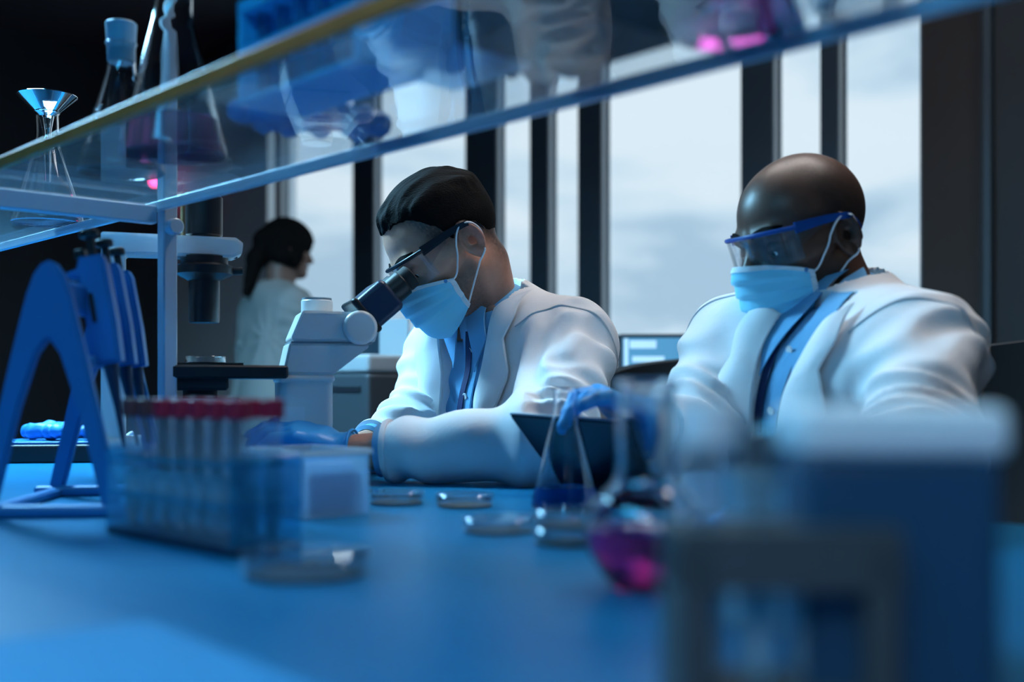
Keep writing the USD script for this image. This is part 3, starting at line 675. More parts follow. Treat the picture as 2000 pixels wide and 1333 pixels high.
gl3 = thing('shelf_glove', 'flattened blue glove at the end of the shelf tube rack nearest the steel post', 'gloves', sp(535, 262), ROT + 40)
part(gl3, 'glove', lump(None, .045, 21, .35), nitrile, True)
q = sp(1440, 66); pf = erlen(q, .052, .16, .018, .04, 'conical flask with purple liquid near the right end of the glass shelf', liq=M('magenta_liquid', (.42, .06, .30), .04, trans=.7, ior=1.34), level=.03)
t = thing('shelf_beaker', 'glass beaker at the right end of the glass shelf beside the purple flask', 'beaker', sp(1668, 8))
part(t, 'beaker_body', vessel([(0, 0), (.034, 0), (.034, .088), (.036, .092)], .0016, .005)[0], glass)

# ================================================================ background furniture and equipment
DESK = .74
def desk(u, d, L, dep, label):
    p = UD(u, d, 0); t = thing('desk', label, 'desk', p, ROT)
    part(t, 'desk_top', box(L, dep, .03, (0, 0, DESK - .03), .003), M('desk_grey', (.12, .14, .16), .5), False)
    for x in (-1, 1):
        for y in (-1, 1): part(t, 'leg', box(.04, .04, DESK - .03, (x * (L / 2 - .05), y * (dep / 2 - .05), 0)), black_matte, False)
def monitor(px, py_top, Y, wid, hgt, yaw, label, screen, content, base_z=DESK):
    p = W(px, py_top, Y); z1 = p[2]
    t = thing('computer_monitor', label, 'monitor', (p[0], p[1], base_z), yaw)
    zt = z1 - base_z
    part(t, 'bezel', box(wid, .022, hgt, (0, 0, zt - hgt), .004), M('bezel_dark', (.03, .05, .07), .4), False)
    sc = part(t, 'screen', box(wid - .022, .002, hgt - .03, (0, -.0115, zt - hgt + .018)), screen, False)
    for (x0, x1, z0, z1_, m) in content:
        part(sc, 'screen_pane', box((x1 - x0) * (wid - .03), .001, (z1_ - z0) * (hgt - .04), (((x0 + x1) / 2 - .5) * (wid - .03), -.0129, zt - .014 - (hgt - .04) * z1_)), m, False)
    part(t, 'neck', box(.05, .03, zt - hgt + .1, (0, .025, .01)), M('bezel_dark', 0), False)
    part(t, 'foot', box(.22, .16, .012, (0, .02, 0), .003), M('bezel_dark', 0), False)
    return t
scr_blue = M('screen_blue', (.055, .19, .32), emis=.9); scr_white = M('screen_white', (.80, .88, .92), emis=1.0); scr_grey = M('screen_grey', (.32, .50, .62), emis=.9)
bars = [(0.0, .05, 0, 1, scr_grey), (.07, .40, .02, .10, scr_grey), (.10, .50, .18, .24, scr_grey), (.06, .52, .30, .36, scr_grey), (.06, .45, .42, .46, scr_grey), (.09, .48, .52, .57, scr_grey), (.06, .56, .66, .71, scr_grey), (.70, 1.0, .06, 1.0, scr_white)]
def bgdesk(px, Y, L, dep, label):
    X = (px - CX) / FPX * Y; desk(RV[0] * X + RV[1] * Y, NV[0] * X + NV[1] * Y, L, dep, label)
bgdesk(1300, 3.6, .9, .6, 'grey desk carrying the lit computer monitors between the two seated people')
monitor(1297, 653, 3.5, .275, .34, -3, 'lit computer monitor with a blue interface and white sidebar, between the seated people', scr_blue, bars)
monitor(1138, 655, 3.62, .235, .30, -6, 'white lit computer monitor half hidden behind the shoulder of the man at the microscope', scr_white, [(0, 1, 0, .06, scr_grey)])
def chair(px, py_top, Y, yaw, label, w=.46):
    p = W(px, py_top, Y); t = thing('office_chair', label, 'chair', (p[0], p[1], 0), yaw); zt = p[2]
    gx, gz = np.meshgrid(np.linspace(-1, 1, 15), np.linspace(0, 1, 11), indexing='ij')
    G = np.stack([gx * w / 2 * (1 - .12 * gz ** 3), .05 * gx ** 2 * -1 + .03 * np.sin(gz * 3), zt - .5 + gz * .5 + .022 * gx * gz - .03 * gx ** 4 * gz], -1)
    part(t, 'backrest', sheet(G, .035), black_matte, 40)
    part(t, 'seat', rbox(.48, .46, .07, (0, -.26, .55), .03), black_matte, 40)
    part(t, 'back_support', box(.06, .03, .42, (0, .03, .52), .004), black_plastic, False)
    part(t, 'gas_column', vcyl(.028, .47, (0, -.24, .09), 20), black_plastic)
    for k in range(5):
        a = k * 2 * math.pi / 5
        part(t, 'star_leg', tube([(0, -.24, .11), (.28 * math.cos(a), -.24 + .28 * math.sin(a), .07)], [.022, .014], 10), black_plastic)
        part(t, 'castor', mv(vcyl(.028, .03, (0, 0, -.015), 16), (.28 * math.cos(a), -.24 + .28 * math.sin(a), .028), frame((-math.sin(a), math.cos(a), 0))), black_plastic)
    return t
chair(1325, 703, 2.8, -8, 'black office chair standing between the two seated people')
chair(1985, 668, 2.3, -30, 'black office chair behind the shoulder of the bald man by the dark pier')
# equipment desk behind the microscope
bgdesk(745, 3.25, .84, .7, 'grey desk crowded with dark equipment behind the microscope')
monitor(742, 640, 3.45, .16, .20, 12, 'small dark monitor standing on the equipment desk behind the microscope', M('screen_off', (.02, .045, .07), .15), [])
def W0(px, Y, z): return np.array([(px - CX) / FPX * Y, Y, z])
pz = W0(735, 3.1, DESK)
pr_ = thing('desk_printer', 'pale grey printer on the equipment desk behind the microscope', 'printer', pz, ROT)
grey_pl = M('grey_plastic', (.30, .33, .35), .5)
part(pr_, 'printer_case', rbox(.20, .20, .35, (0, 0, 0), .012), M('printer_dark', (.035, .045, .055), .5), 35)
part(pr_, 'printer_lid', rbox(.20, .20, .05, (0, 0, .35), .012), grey_pl, 35)
part(pr_, 'paper_tray', mv(box(.13, .004, .10, (0, .06, .40)), rz=0), grey_pl, False)
part(pr_, 'output_slot', box(.14, .01, .015, (0, -.098, .30)), black_plastic, False)
for px, Y, s, hgt, lb in [(655, 3.25, .13, .30, 'black boxy instrument on the equipment desk nearest the microscope column'), (810, 2.97, .12, .26, 'low dark instrument on the equipment desk beside the coat sleeve')]:
    t = thing('bench_instrument', lb, 'instrument', W0(px, Y, DESK), ROT)
    part(t, 'case', rbox(s, .16, hgt, (0, 0, 0), .01), black_plastic, 35)
    part(t, 'front_panel', box(s * .8, .004, hgt * .4, (0, -.0805, hgt * .45)), M('panel_blue', (.03, .07, .13), .4), False)
    part(t, 'dial', mv(vcyl(.014, .012, n=20), (s * .2, -.082, hgt * .25), frame((0, -1, 0))), grey_pl)
# alarm on the dark wall
ap = UD(SL + .02, 3.45, 2.63)
X0 = (303 - CX) / FPX
tt = None
def on_left_wall(px, py):
    k = (px - CX) / FPX                       # x = k y on the plane u = SL
    y = (SL + .03) / (RV[0] * k + RV[1]); return W(px, py, y)
ap = on_left_wall(299, 356)
al = thing('alarm_box', 'small dark alarm box with a glowing red light on the dark wall', 'alarm', ap, ROT)
part(al, 'housing', box(.04, .12, .16, (-.005, 0, -.08), .006), black_plastic, False)
part(al, 'indicator_lamp', mv(lathe([(0, 0), (.03, 0), (.028, .012), (.016, .022), (0, .025)], 24), (.016, 0, 0), frame((1, 0, 0))), M('red_led', (1.0, .04, .20), emis=12.0))
# ================================================================ people
skin_mat = M('skin', (.4, .25, .2), .46, spec=.45, tone=True, noise=(55, .10), bump=(260, .12, .0012), sss=.06)
skin_dark_mat = M('skin_dark', (.1, .06, .05), .42, spec=.5, tone=True, noise=(60, .12), bump=(240, .10, .001))
coat_mat = M('coat_cotton', (.80, .80, .82), .9, spec=.2, sheen=.15, noise=(6, .02), bump=(22, .16, .006))
coat_shaded_mat = M('coat_far', (.25, .29, .30), .9, spec=.2)  # white coat darkened: its backlit shade is put into the colour
seam_mat = M('coat_seam', (.55, .58, .62), .9, spec=.2)
shirt_mat = M('shirt_blue', (.16, .42, .68), .85, spec=.2, bump=(18, .25, .006), noise=(9, .06))
lanyard_mat = M('lanyard_navy', (.006, .022, .10), .6)
glove_mat = M('glove_nitrile', (.03, .34, .78), .42, bump=(70, .18, .002))
mask_mat = M('mask_blue', (.24, .74, .98), .8, spec=.2, sheen=.2, bump=(30, .15, .002))
mask_edge_mat = M('mask_edge', (.75, .85, .92), .8)
strap_mat = M('ear_loop_white', (.85, .87, .9), .7)
trouser_mat = M('trouser_dark', (.02, .025, .035), .9)
shoe_mat = M('shoe_black', (.01, .01, .012), .5)
hair_mat = M('hair_dark', (.0025, .0026, .003), .75, spec=.12, noise=(90, .4), bump=(160, .5, .004), axis=(1, 3, 3))
eye_mat = M('eye_white', (.75, .74, .72), .12); iris_mat = M('iris_dark', (.03, .018, .01), .1)
lens_mat = pane_mat('goggle_lens', (.96, .985, 1.0), 0.02, diffuse=(.5, .7, .9), fac=.02, ior=1.55)
frame_black = M('spectacle_frame', (.010, .018, .03), .3); frame_blue = M('spectacle_blue', (.01, .07, .30), .3)
snap_mat = M('snap_button', (.35, .40, .45), .3, metal=.7)

class Head:
    def __init__(s, c, face, pitch, roll=0.0, scale=1.0):
        f = unit([face[0], face[1], 0]); l = np.array([-f[1], f[0], 0]); p, r = math.radians(pitch), math.radians(roll)
        x = f * math.cos(p) - UZ * math.sin(p); z = f * math.sin(p) + UZ * math.cos(p)
        l2 = l * math.cos(r) + z * math.sin(r); z2 = z * math.cos(r) - l * math.sin(r)
        s.R = np.stack([x, l2, z2], 1); s.c = np.asarray(c, float); s.k = scale
    def loc(s, P): return (np.asarray(P) - s.c) @ s.R / s.k
    def wld(s, Q): return np.asarray(Q) @ s.R.T * s.k + s.c
    def dir(s, v): return np.asarray(v) @ s.R.T
def cranium(Q): 
    d = ell(Q, (-.006, 0, .045), (.099, .076, .086))
    d = smin(d, ell(Q, (.034, 0, .042), (.061, .066, .064)), .02)
    return d
def head_sdf(Q, ears=True, fem=False):
    q = Q.copy(); q[:, 1] = np.abs(q[:, 1])
    d = cranium(Q)
    d = smin(d, ell(q, (.040, 0, -.024), (.053, .057, .070)), .025)
    d = smin(d, rc(q, (.0, .050, -.040), (.070, .016, -.084), .018, .019), .022)
    d = smin(d, rc(q, (.074, 0, -.086), (.062, .02, -.086), .018, .017), .016)
    d = smin(d, rc(q, (.060, .046, -.014), (.020, .064, -.006), .017, .010), .02)
    d = smin(d, rc(q, (.086, .040, .024), (.0935, .010, .022), .011, .010), .016)
    d = smax(d, -ell(q, (.102, .033, .003), (.018, .018, .012)), .012)
    d = smin(d, ell(q, (.078, .033, .002), (.0140, .0145, .0130)), .004)
    d = smax(d, -ell(q, (.0915, .033, -.0035), (.007, .0115, .0020)), .0012)
    d = smin(d, rc(Q, (.094, 0, .014), (.116, 0, -.026), .0075, .0105), .012)
    d = smin(d, ell(q, (.106, .011, -.031), (.0105, .0085, .0085)), .008)
    d = smin(d, ell(q, (.088, .012, -.056), (.012, .018, .007)), .010)
    if ears:
        # ear: slanted disc with a raised rim and a hollow
        c = np.array([-.012, .0765, .000]); R = frame((.34, .94, .04), (.16, -.03, .99))
        e = (q - c) @ R
        r = np.sqrt((e[:, 0] / 1.0) ** 2 + (e[:, 1] * 1.55) ** 2 + 1e-12)
        disc = np.sqrt(np.maximum(r - .026, 0) ** 2 + e[:, 2] ** 2) - .0030
        rim = np.sqrt((r - .0275) ** 2 + (e[:, 2] - .004) ** 2) - .0044
        rim = np.where((e[:, 0] < -.014) & (e[:, 1] < .012) , rim + .002, rim)
        ear = smin(disc, rim, .004)
        ear = smax(ear, -ell(e, (-.003, .000, .006), (.014, .0095, .0085)), .004)
        ear = smin(ear, rc(e, (-.018, .006, .001), (-.028, .004, .001), .007, .0062), .006)
        ear = smin(ear, rc(e, (-.008, -.011, .002), (.004, -.013, .0), .0045, .004), .006)
        d = smin(d, ear, .006)
    return d
def fingers(wr, F, N, side, curl, spread=.06, k=1.0, thumb=(.6, .75, -.3), tc=(.25, .4)):
    """bones of a hand: (a, b, ra, rb); F along the fingers, N out of the back of the hand"""
    F = unit(F); N = unit(N - np.dot(N, F) * F); T = np.cross(F, N) * side; w = np.asarray(wr, float); o = []
    kn = [(.092, .027), (.096, .007), (.091, -.013), (.083, -.031)]
    for (a, b) in kn: o.append((w + F * .012 + T * b * .45, w + k * (F * a + T * b), .0145 * k, .0115 * k, .014))
    o.append((w + k * (F * .05 + T * .02), w + k * (F * .05 - T * .022), .0135 * k, .013 * k, .014))
    ph = [(.043, .026, .021), (.047, .030, .022), (.043, .028, .021), (.034, .021, .019)]
    for i, ((a, b), L) in enumerate(zip(kn, ph)):
        p = w + k * (F * a + T * b); ang = 0; c = curl[i]
        for j, l in enumerate(L):
            ang += c[j]; d = unit((F + T * spread * (1.5 - i)) * math.cos(ang) - N * math.sin(ang))
            q = p + d * l * k; r0, r1 = (.0098, .0088, .0080)[j], (.0090, .0081, .0070)[j]
            o.append((p, q, r0 * k, r1 * k, .003)); p = q
    p = w + k * (F * .022 + T * .024 - N * .006); d = unit(F * thumb[0] + T * thumb[1] + N * thumb[2])
    for j, (l, r0, r1, c) in enumerate(((.040, .0145, .0115, 0), (.033, .0112, .0098, tc[0]), (.027, .0098, .0078, tc[1]))):
        d = unit(d + c * (F * .6 - T * .7 - N * .4)); q = p + d * l * k
        o.append((p, q, r0 * k, r1 * k, .008 if j == 0 else .004)); p = q
    return o

def make_person(label, J, H, tones, head_mesh_step=.0026, detail=True, coat_m=None, group=None):
    SLj, SRj, NB, PV = (np.asarray(J[k], float) for k in ('SL', 'SR', 'NB', 'PV'))
    U = unit(NB - PV); L = unit((SLj - SRj) - np.dot(SLj - SRj, U) * U); F = np.cross(L, U); Mid = (SLj + SRj) / 2
    base = np.array([PV[0], PV[1], 0.0])
    T = thing('person', label, 'person', base, 0, group)
    hb = H.wld(np.array([[-.025, 0, -.045]]))[0]
    neck = [(hb, NB + F * .012 + U * .0, .056, .060), (H.wld(np.array([[.02, 0, -.075]]))[0], NB + F * .012 - U * .0, .034, .045)]
    def across(c, hw, r): return (c + L * hw, c - L * hw, r, r)
    torso = [across(Mid - U * .03 + F * .008, .115, .066), across(Mid - U * .11 + F * .012, .078, .110), across(Mid - U * .22 + F * .010, .070, .108),
             across(PV + U * .13, .06, .112), across(PV + U * .02, .085, .118),
             (NB - U * .015, SLj - L * .01, .056, .055), (NB - U * .015, SRj + L * .01, .056, .055)]
    def arm(s): return J['S' + s], J['E' + s], J['W' + s]
    armcaps = []
    for s in 'LR':
        S, E, Wr = map(np.asarray, arm(s)); armcaps += [(S, E, .052, .041), (E, Wr, .042, .027)]
    legs = []
    for sg, s in ((1, 'L'), (-1, 'R')):
        hip, K, A = PV + L * sg * .09 - UZ * .01, np.asarray(J['K' + s], float), np.asarray(J['A' + s], float)
        legs += [(hip, K, .082, .058), (K, A, .056, .04)]
    hands = {s: J['hand' + s](np.asarray(J['W' + s], float)) for s in 'LR' if 'hand' + s in J}
    tcaps = torso + armcaps + legs
    body_lo = lambda P: smin(caps_sdf(P, tcaps, .05), caps_sdf(P, neck, .02), .03)
    head_k = lambda P: smin(head_sdf(H.loc(P)) * H.k, caps_sdf(P, neck, .02), .022)
    # ---- body: one continuous mesh
    hc = H.wld(np.array([[0, 0, .0]]))[0]; lo, hi = np.minimum(hc - .165, NB - .07), np.maximum(hc + .165, NB + .07)
    hm = surf(lambda P: np.maximum(head_k(P), -(((P - NB) @ U) + .045)), lo, hi, head_mesh_step)
    allp = np.array([c[i] for c in tcaps for i in (0, 1)]); lo, hi = allp.min(0) - .17, allp.max(0) + .17
    bm = surf(lambda P: np.maximum(body_lo(P), ((P - NB) @ U) - .03), lo, hi, .011 if detail else .016)
    ms = [hm, bm]
    for s, cp in hands.items():
        cp2 = cp + [(np.asarray(J['W' + s]), np.asarray(J['W' + s]) + (np.asarray(J['E' + s]) - J['W' + s]) * .25, .027, .030)]
        p = np.array([c[i] for c in cp2 for i in (0, 1)])
        ms.append(surf(lambda P: caps_sdf(P, cp2, .004) + (.0006 if J.get('glove', True) else 0), p.min(0) - .04, p.max(0) + .04, .003))
    v, f = weld(*ms)
    part(T, 'body', (v, f), tones[1], world=True, tone=tones[0](H.loc(v), v))
    # ---- clothes
    cm = coat_m or coat_mat
    ctorso = [(a, b, ra + .018, rb + .018) for a, b, ra, rb in torso]
    sk = [(PV - U * .05 + L * .10 + F * .02, PV - U * .05 - L * .10 + F * .02, .13, .13)]
    rg = np.random.default_rng(J.get('seed', 1)); ph = rg.uniform(0, 6, 12)
    def sleeve(P, s):
        S, E, Wr = map(lambda x: np.asarray(x, float), arm(s)); cut = J.get('cuff', {}).get(s, .03)
        Wc = Wr + unit(E - Wr) * cut
        d = smin(rc(P, S, E, .071, .060), rc(P, E, Wc, .060, J.get('cuffr', .047)), .03)
        ud = unit(E - S); fd = unit(Wc - E); up, fo = (P - S) @ ud, (P - E) @ fd; Lu = np.linalg.norm(E - S)
        sd = np.cross(ud, fd); sd = unit(sd) if np.linalg.norm(sd) > .1 else L
        la = (P - E) @ sd; lb = (P - E) @ np.cross(ud, sd)
        nz = meshkit.noise(np.stack([up * 9 + la * 5, la * 5 + ph[0], lb * 6], 1), 3) - .5
        w1 = np.exp(-((up - Lu * .97) / .075) ** 2); w2 = np.exp(-((up - .05) / .08) ** 2)
        fold = .0070 * w1 * np.sin(up * 150 + la * 50 + nz * 9 + ph[1]) + .0050 * w2 * np.sin(up * 95 + lb * 60 + nz * 10 + ph[2]) + .0030 * np.sin(up * 60 - lb * 75 + nz * 12 + ph[3])
        w3 = np.exp(-((fo - .03) / .06) ** 2)
        fold2 = .0065 * w3 * np.sin(fo * 130 + lb * 40 + nz * 8) + .0030 * np.sin(fo * 55 + la * 60 + nz * 14 + ph[4])
        inF = ss(-.01, .03, fo)
        d = d + 1.3 * (fold * (1 - inF) + fold2 * inF)
        return np.maximum(d, (P - Wc) @ -unit(E - Wc) - .0) if True else d
    def w_open(c):  # half width of the front opening at height c (metres above the chest point)
        return np.interp(c, J['open'][0], J['open'][1])
    def a_mid(c): return np.interp(c, J['open'][0], J.get('openc', [0] * len(J['open'][0])))
    O = Mid
    def coatT(P): return coat0(P, False)
    def coat0(P, arms=True):
        d = caps_sdf(P, ctorso + sk, .07)
        q = P - O; a, c = q @ L, q @ U
        nz = meshkit.noise(np.stack([a * 6, c * 5 + ph[5], q @ F * 6], 1), 5) - .5
        side_ = np.where(a > 0, 1, -1)
        r = np.sqrt((np.abs(a) - .15) ** 2 + (c + .13) ** 2)
        d = d + .0052 * np.exp(-(r / .12) ** 2) * np.sin(np.arctan2(c + .13, np.abs(a) - .15) * 11 + nz * 6 + ph[6]) + .0034 * np.sin(a * 55 + nz * 9 + c * 12) * ss(-.02, -.2, c) + .004 * nz
        if arms: d = smin(d, sleeve(P, 'L'), .022); d = smin(d, sleeve(P, 'R'), .022)
        return d
    def coat(P):
        q = P - O; a, c, e = q @ L, q @ U, q @ F
        d = coat0(P)
        if J.get('open'):
            wedge = np.maximum(np.abs(a - a_mid(c)) - w_open(c), -(e - .0))
            d = np.maximum(d, -wedge)
        neckhole = np.maximum(rc(P, NB - U * .03 + F * .01, NB + U * .2 + F * .02, .068, .078), -((P - NB) @ U + .02))
        return np.maximum(np.maximum(d, -neckhole), -((P - PV) @ UZ) - .09)
    pts = np.array([c[i] for c in ctorso + sk + armcaps for i in (0, 1)]); lo, hi = pts.min(0) - .16, pts.max(0) + .16
    cmesh = surf(coat, lo, hi, J.get('cres', .0055), 1.9)
    ct = part(T, 'coat', cmesh, cm, True, world=True, label='white laboratory coat')
    loc0 = base
    def sub(parent, name, m, mat, **k): return part(parent, name, m, mat, world=True, **k)
    # trousers and shoes (under the bench)
    tp = [(a, b, r0 + .012, r1 + .014) for a, b, r0, r1 in legs]
    p = np.array([c[i] for c in tp for i in (0, 1)])
    sub(T, 'trousers', surf(lambda P: np.maximum(caps_sdf(P, tp + [across(PV, .085, .125)], .04), (P - PV) @ UZ - .06), p.min(0) - .15, p.max(0) + .15, .014), trouser_mat, smooth=True)
    for s in 'LR':
        A = np.asarray(J['A' + s], float); toe = unit(np.asarray(J['K' + s]) - PV) * [1, 1, 0]; toe = unit(toe)
        sub(T, 'shoe', surf(lambda P: np.maximum(caps_sdf(P, [(A - UZ * .02, A - UZ * .05 + toe * .05, .045, .043), (A + toe * .04 - UZ * .06, A + toe * .15 - UZ * .065, .04, .034)], .03), -(P[:, 2] - (A[2] - .095))), A - .2, A + .25, .010), shoe_mat, smooth=True)
    if not detail: return T, dict(L=L, U=U, F=F, O=O, coat=coat0, coatpart=ct)
    # ---- shirt
    sh = [(a, b, ra + .006, rb + .006) for a, b, ra, rb in torso]
    def shirt(P):
        q = P - O; a, c = q @ L, q @ U
        nz = meshkit.noise(np.stack([a * 8, c * 8 + ph[7], c * 0], 1), 8) - .5
        d = caps_sdf(P, sh, .06) + .0035 * np.sin(a * 70 + c * 45 + nz * 14) * ss(.09, .0, c)
        hole = np.maximum(rc(P, NB - U * .04 + F * .025, NB + U * .2 + F * .03, .056, .064), -((P - NB) @ U + .035))
        return np.maximum(np.maximum(d, -hole), np.maximum(-((P - PV) @ U), np.abs(a) - .15))
    pts = np.array([c[i] for c in sh for i in (0, 1)]); lo, hi = pts.min(0) - .14, pts.max(0) + .14
    shp = sub(T, 'shirt', surf(shirt, lo, hi, .006), shirt_mat, smooth=True)
    shirt_s = lambda P: caps_sdf(P, sh, .06) - .003
    def front(fn, a, c, off):   # points on a garment's front, found from outside
        P = O + L * a[:, None] + U * c[:, None] + F * .32
        return march(fn, P, -F, off)
    def runs(fn, G, off):
        bad = np.abs(fn(G.reshape(-1, 3)) - np.asarray(off)).reshape(G.shape[:2]).max(1) > .012
        best, cur = (0, 0), None
        for i in range(len(bad) + 1):
            if i < len(bad) and not bad[i]: cur = i if cur is None else cur
            elif cur is not None:
                if i - cur > best[1] - best[0]: best = (cur, i)
                cur = None
        return G[best[0]:best[1]]
    coat_t = lambda P: coatT(P)
    def strip(fn, a0, a1, c, n, off, th, drop=None):
        """cloth between a = a0(c) and a = a1(c) lying on the garment"""
        c = np.asarray(c, float); t = np.linspace(0, 1, n); A = np.asarray(a0)[:, None] * (1 - t) + np.asarray(a1)[:, None] * t
        C = np.repeat(c[:, None], n, 1) if drop is None else c[:, None] + drop[:, None] * t
        G = front(fn, A.ravel(), C.ravel(), off).reshape(A.shape + (3,))
        G = runs(fn, G, off)
        return sheet(G, th, np.broadcast_to(F, G.shape))
    # shirt placket with buttons
    c = np.linspace(-.30, .06, 26)
    z0 = np.array([a_mid(x) for x in c]) + J.get('placket', 0)
    pk = sub(shp, 'placket', strip(shirt_s, z0 - .015, z0 + .015, c, 5, .002, .003), shirt_mat)
    for cc in (.02, -.055, -.13, -.205):
        a = float(a_mid(cc)) + J.get('placket', 0); p = front(shirt_s, np.array([a]), np.array([cc]), .004)[0]
        sub(pk, 'button', mv(lathe([(0, 0), (.0055, 0), (.0058, .001), (.0055, .002), (0, .0015)], 16), p, frame(F)), white_plastic)
    # lapels: fronts of the coat turned back on themselves
    cs = np.array(J['open'][0]); c0, c1 = cs.min(), J.get('lap_top', .095)
    for s in (1, -1):
        c = np.linspace(J.get('lap_bot', -.12), c1, 34); t = (c - c[0]) / (c[-1] - c[0])
        inner = np.array([a_mid(x) + s * (w_open(x) - .003) for x in c])
        wid = J.get('lapw', .062) * np.interp(t, [0, .12, .62, .70, .72, .86, 1], [.06, .30, 1.0, 1.0, .62, .72, .55])
        offs = .0035 + .004 * np.sin(np.pi * np.clip(t, 0, 1))
        A = inner[:, None] + s * wid[:, None] * np.linspace(0, 1, 9)[None]
        C = c[:, None] - (.012 + .02 * t[:, None]) * np.linspace(0, 1, 9)[None] * np.where(t > .71, -1.0, 1.0)[:, None] * .8
        off = (.0045 + .010 * np.sin(np.linspace(0, 1, 9) * np.pi * .8))[None].repeat(34, 0).ravel()
        P = O + L * A.ravel()[:, None] + U * C.ravel()[:, None] + F * .32
        G = runs(coat_t, march(coat_t, P, -F, off).reshape(34, 9, 3), off)
        sub(ct, 'lapel', sheet(G, .0046, np.broadcast_to(F, G.shape)), cm, smooth=50)
        # front band below the lapel, with snaps
        c = np.linspace(cs.min() + .01, J.get('lap_bot', -.12) + .03, 22)
        inner = np.array([a_mid(x) + s * (w_open(x) - .002) for x in c])
        sub(ct, 'front_band', strip(coat_t, inner, inner + s * .032, c, 5, .0016, .0030), cm, smooth=50)
        for cc in J.get('snaps', (-.15, -.24)):
            a = float(a_mid(cc) + s * (w_open(cc) + .016)); p = front(coat_t, np.array([a]), np.array([cc]), .003)[0]
            sub(ct, 'snap', mv(lathe([(0, 0), (.0055, 0), (.0055, .0012), (.0035, .0022), (0, .0016)], 16), p, frame(F)), snap_mat)
    # collars: coat (wide) and shirt (narrow)
    def collar(parent, mat, r0, tilt, a_end, prof, th, el=1.0, ctr=None, name='collar'):
        ctr = NB if ctr is None else ctr
        phi = np.linspace(-a_end, a_end, 53); G = []
        zax = unit(unit(hb - NB) * tilt + U)          # the ring leans forward with the neck
        xa = unit(F - np.dot(F, zax) * zax)
        for p_ in phi:
            ang = p_ + math.pi; d = xa * math.cos(ang) + L * math.sin(ang)
            fr_ = (1 - math.cos(p_)) / 2      # 0 at the back, 1 at the front
            row = []
            for r, hgt in prof:
                row.append(ctr + d * (r0 + r * (1 - .75 * (abs(p_) / a_end) ** 6)) * (1 + (el - 1) * fr_) + zax * hgt * (1 - .1 * fr_))
            G.append(row)
        sub(parent, name, sheet(np.array(G), th), mat, smooth=60)
    collar(shp, shirt_mat, .0685, .9, 2.86, [(.004, -.03), (.000, .012), (-.001, .028), (.004, .032), (.010, .024), (.016, .000), (.020, -.012)], .0025, 1.02, NB + F * .016 - U * .004)
    # shirt collar points
    collar(ct, cm, .078, .5, 1.95, [(.010, -.02), (.004, .015), (.004, .030), (.010, .035), (.020, .026), (.034, -.006), (.046, -.028)], .0035, 1.06, NB + F * .004 - U * .012)
    # shirt collar points
    for s in (1, -1):
        t = np.linspace(0, 1, 14); c = .105 - .105 * t
        inner = np.array([float(a_mid(x)) for x in c]) + s * (.006 + .020 * t ** 1.5); wid = .040 * np.clip((1 - t) * 1.9, .06, 1)
        sub(shp, 'collar_point', strip(shirt_s, inner, inner + s * wid, c, 7, .0105, .003, drop=-.012 + 0 * t), shirt_mat, smooth=50)
    # lanyard
    for s in J.get('lany', (1, -1)):
        c = np.linspace(.085, -.27, 30); t = np.linspace(0, 1, 30)
        am = np.array([a_mid(x) for x in c]); a = am + s * np.interp(t, [0, .25, .8, 1], [.034, .024, .012, .008]) + J.get('lany_off', 0)
        sub(T, 'lanyard', strip(shirt_s, a - .0065, a + .0065, c, 3, .0055, .0018), lanyard_mat)
    # armhole seams
    for s in 'LR':
        S, E, Wr = map(lambda x: np.asarray(x, float), arm(s)); ud = unit(E - S); fr_ = frame(ud, L)
        ang = np.linspace(0, 2 * np.pi, 73); D = np.cos(ang)[:, None] * fr_[:, 0] + np.sin(ang)[:, None] * fr_[:, 1]
        ring = march(coat0, S + ud * (.012 + .012 * np.cos(ang * 2)[:, None]) + D * .16, -D, .0004)
        ok = np.linalg.norm(ring - S, axis=1) < .105
        idx = np.where(ok)[0]; br = np.where(np.diff(idx) > 1)[0]
        if len(br): idx = np.concatenate([idx[br[-1] + 1:], idx[:br[0] + 1]])
        if len(idx) > 8: sub(ct, 'armhole_seam', tube(ring[idx], .0016, 6), seam_mat)
    # breast pocket and sleeve cuffs edge
    c = np.linspace(-.20, -.09, 14)
    sub(ct, 'breast_pocket', strip(coat_t, np.full(14, .085), np.full(14, .165), c, 12, .0022, .0025), cm, smooth=50)
    for s in 'LR':
        S, E, Wr = map(lambda x: np.asarray(x, float), arm(s)); cut = J.get('cuff', {}).get(s, .03); Wc = Wr + unit(E - Wr) * cut; ud = unit(E - Wr); Rr = frame(-ud)
        cr = J.get('cuffr', .047)
        sub(ct, 'cuff_hem', mv(lathe([(cr - .012, -.004), (cr + .001, -.004), (cr + .0022, .0), (cr + .001, .004), (cr - .012, .004)], 40), Wc, Rr), cm, smooth=50)
        sub(shp, 'shirt_cuff', mv(lathe([(.033, -.03), (cr - .005, -.03), (cr - .006, .016), (.033, .018), (.0315, .016), (.0315, -.03)], 36), Wc, Rr), shirt_mat, smooth=50)
    # ---- gloves
    for s, cp in hands.items():
        Wr, E = np.asarray(J['W' + s], float), np.asarray(J['E' + s], float); gd = unit(E - Wr)
        cp2 = cp + [(Wr, Wr + gd * .035, .029, .033, .012)]
        def gf(P):
            x = (P - Wr) @ gd
            return np.maximum(caps_sdf(P, cp2, .004) - .0016 + .0010 * np.sin(x * 420) * ss(-.03, .02, x), x - J.get('gcuff', .03))
        p = np.array([c[i] for c in cp2 for i in (0, 1)])
        g = sub(T, 'glove', surf(gf, p.min(0) - .04, p.max(0) + .04, .0024), glove_mat, smooth=True, label='blue nitrile glove')
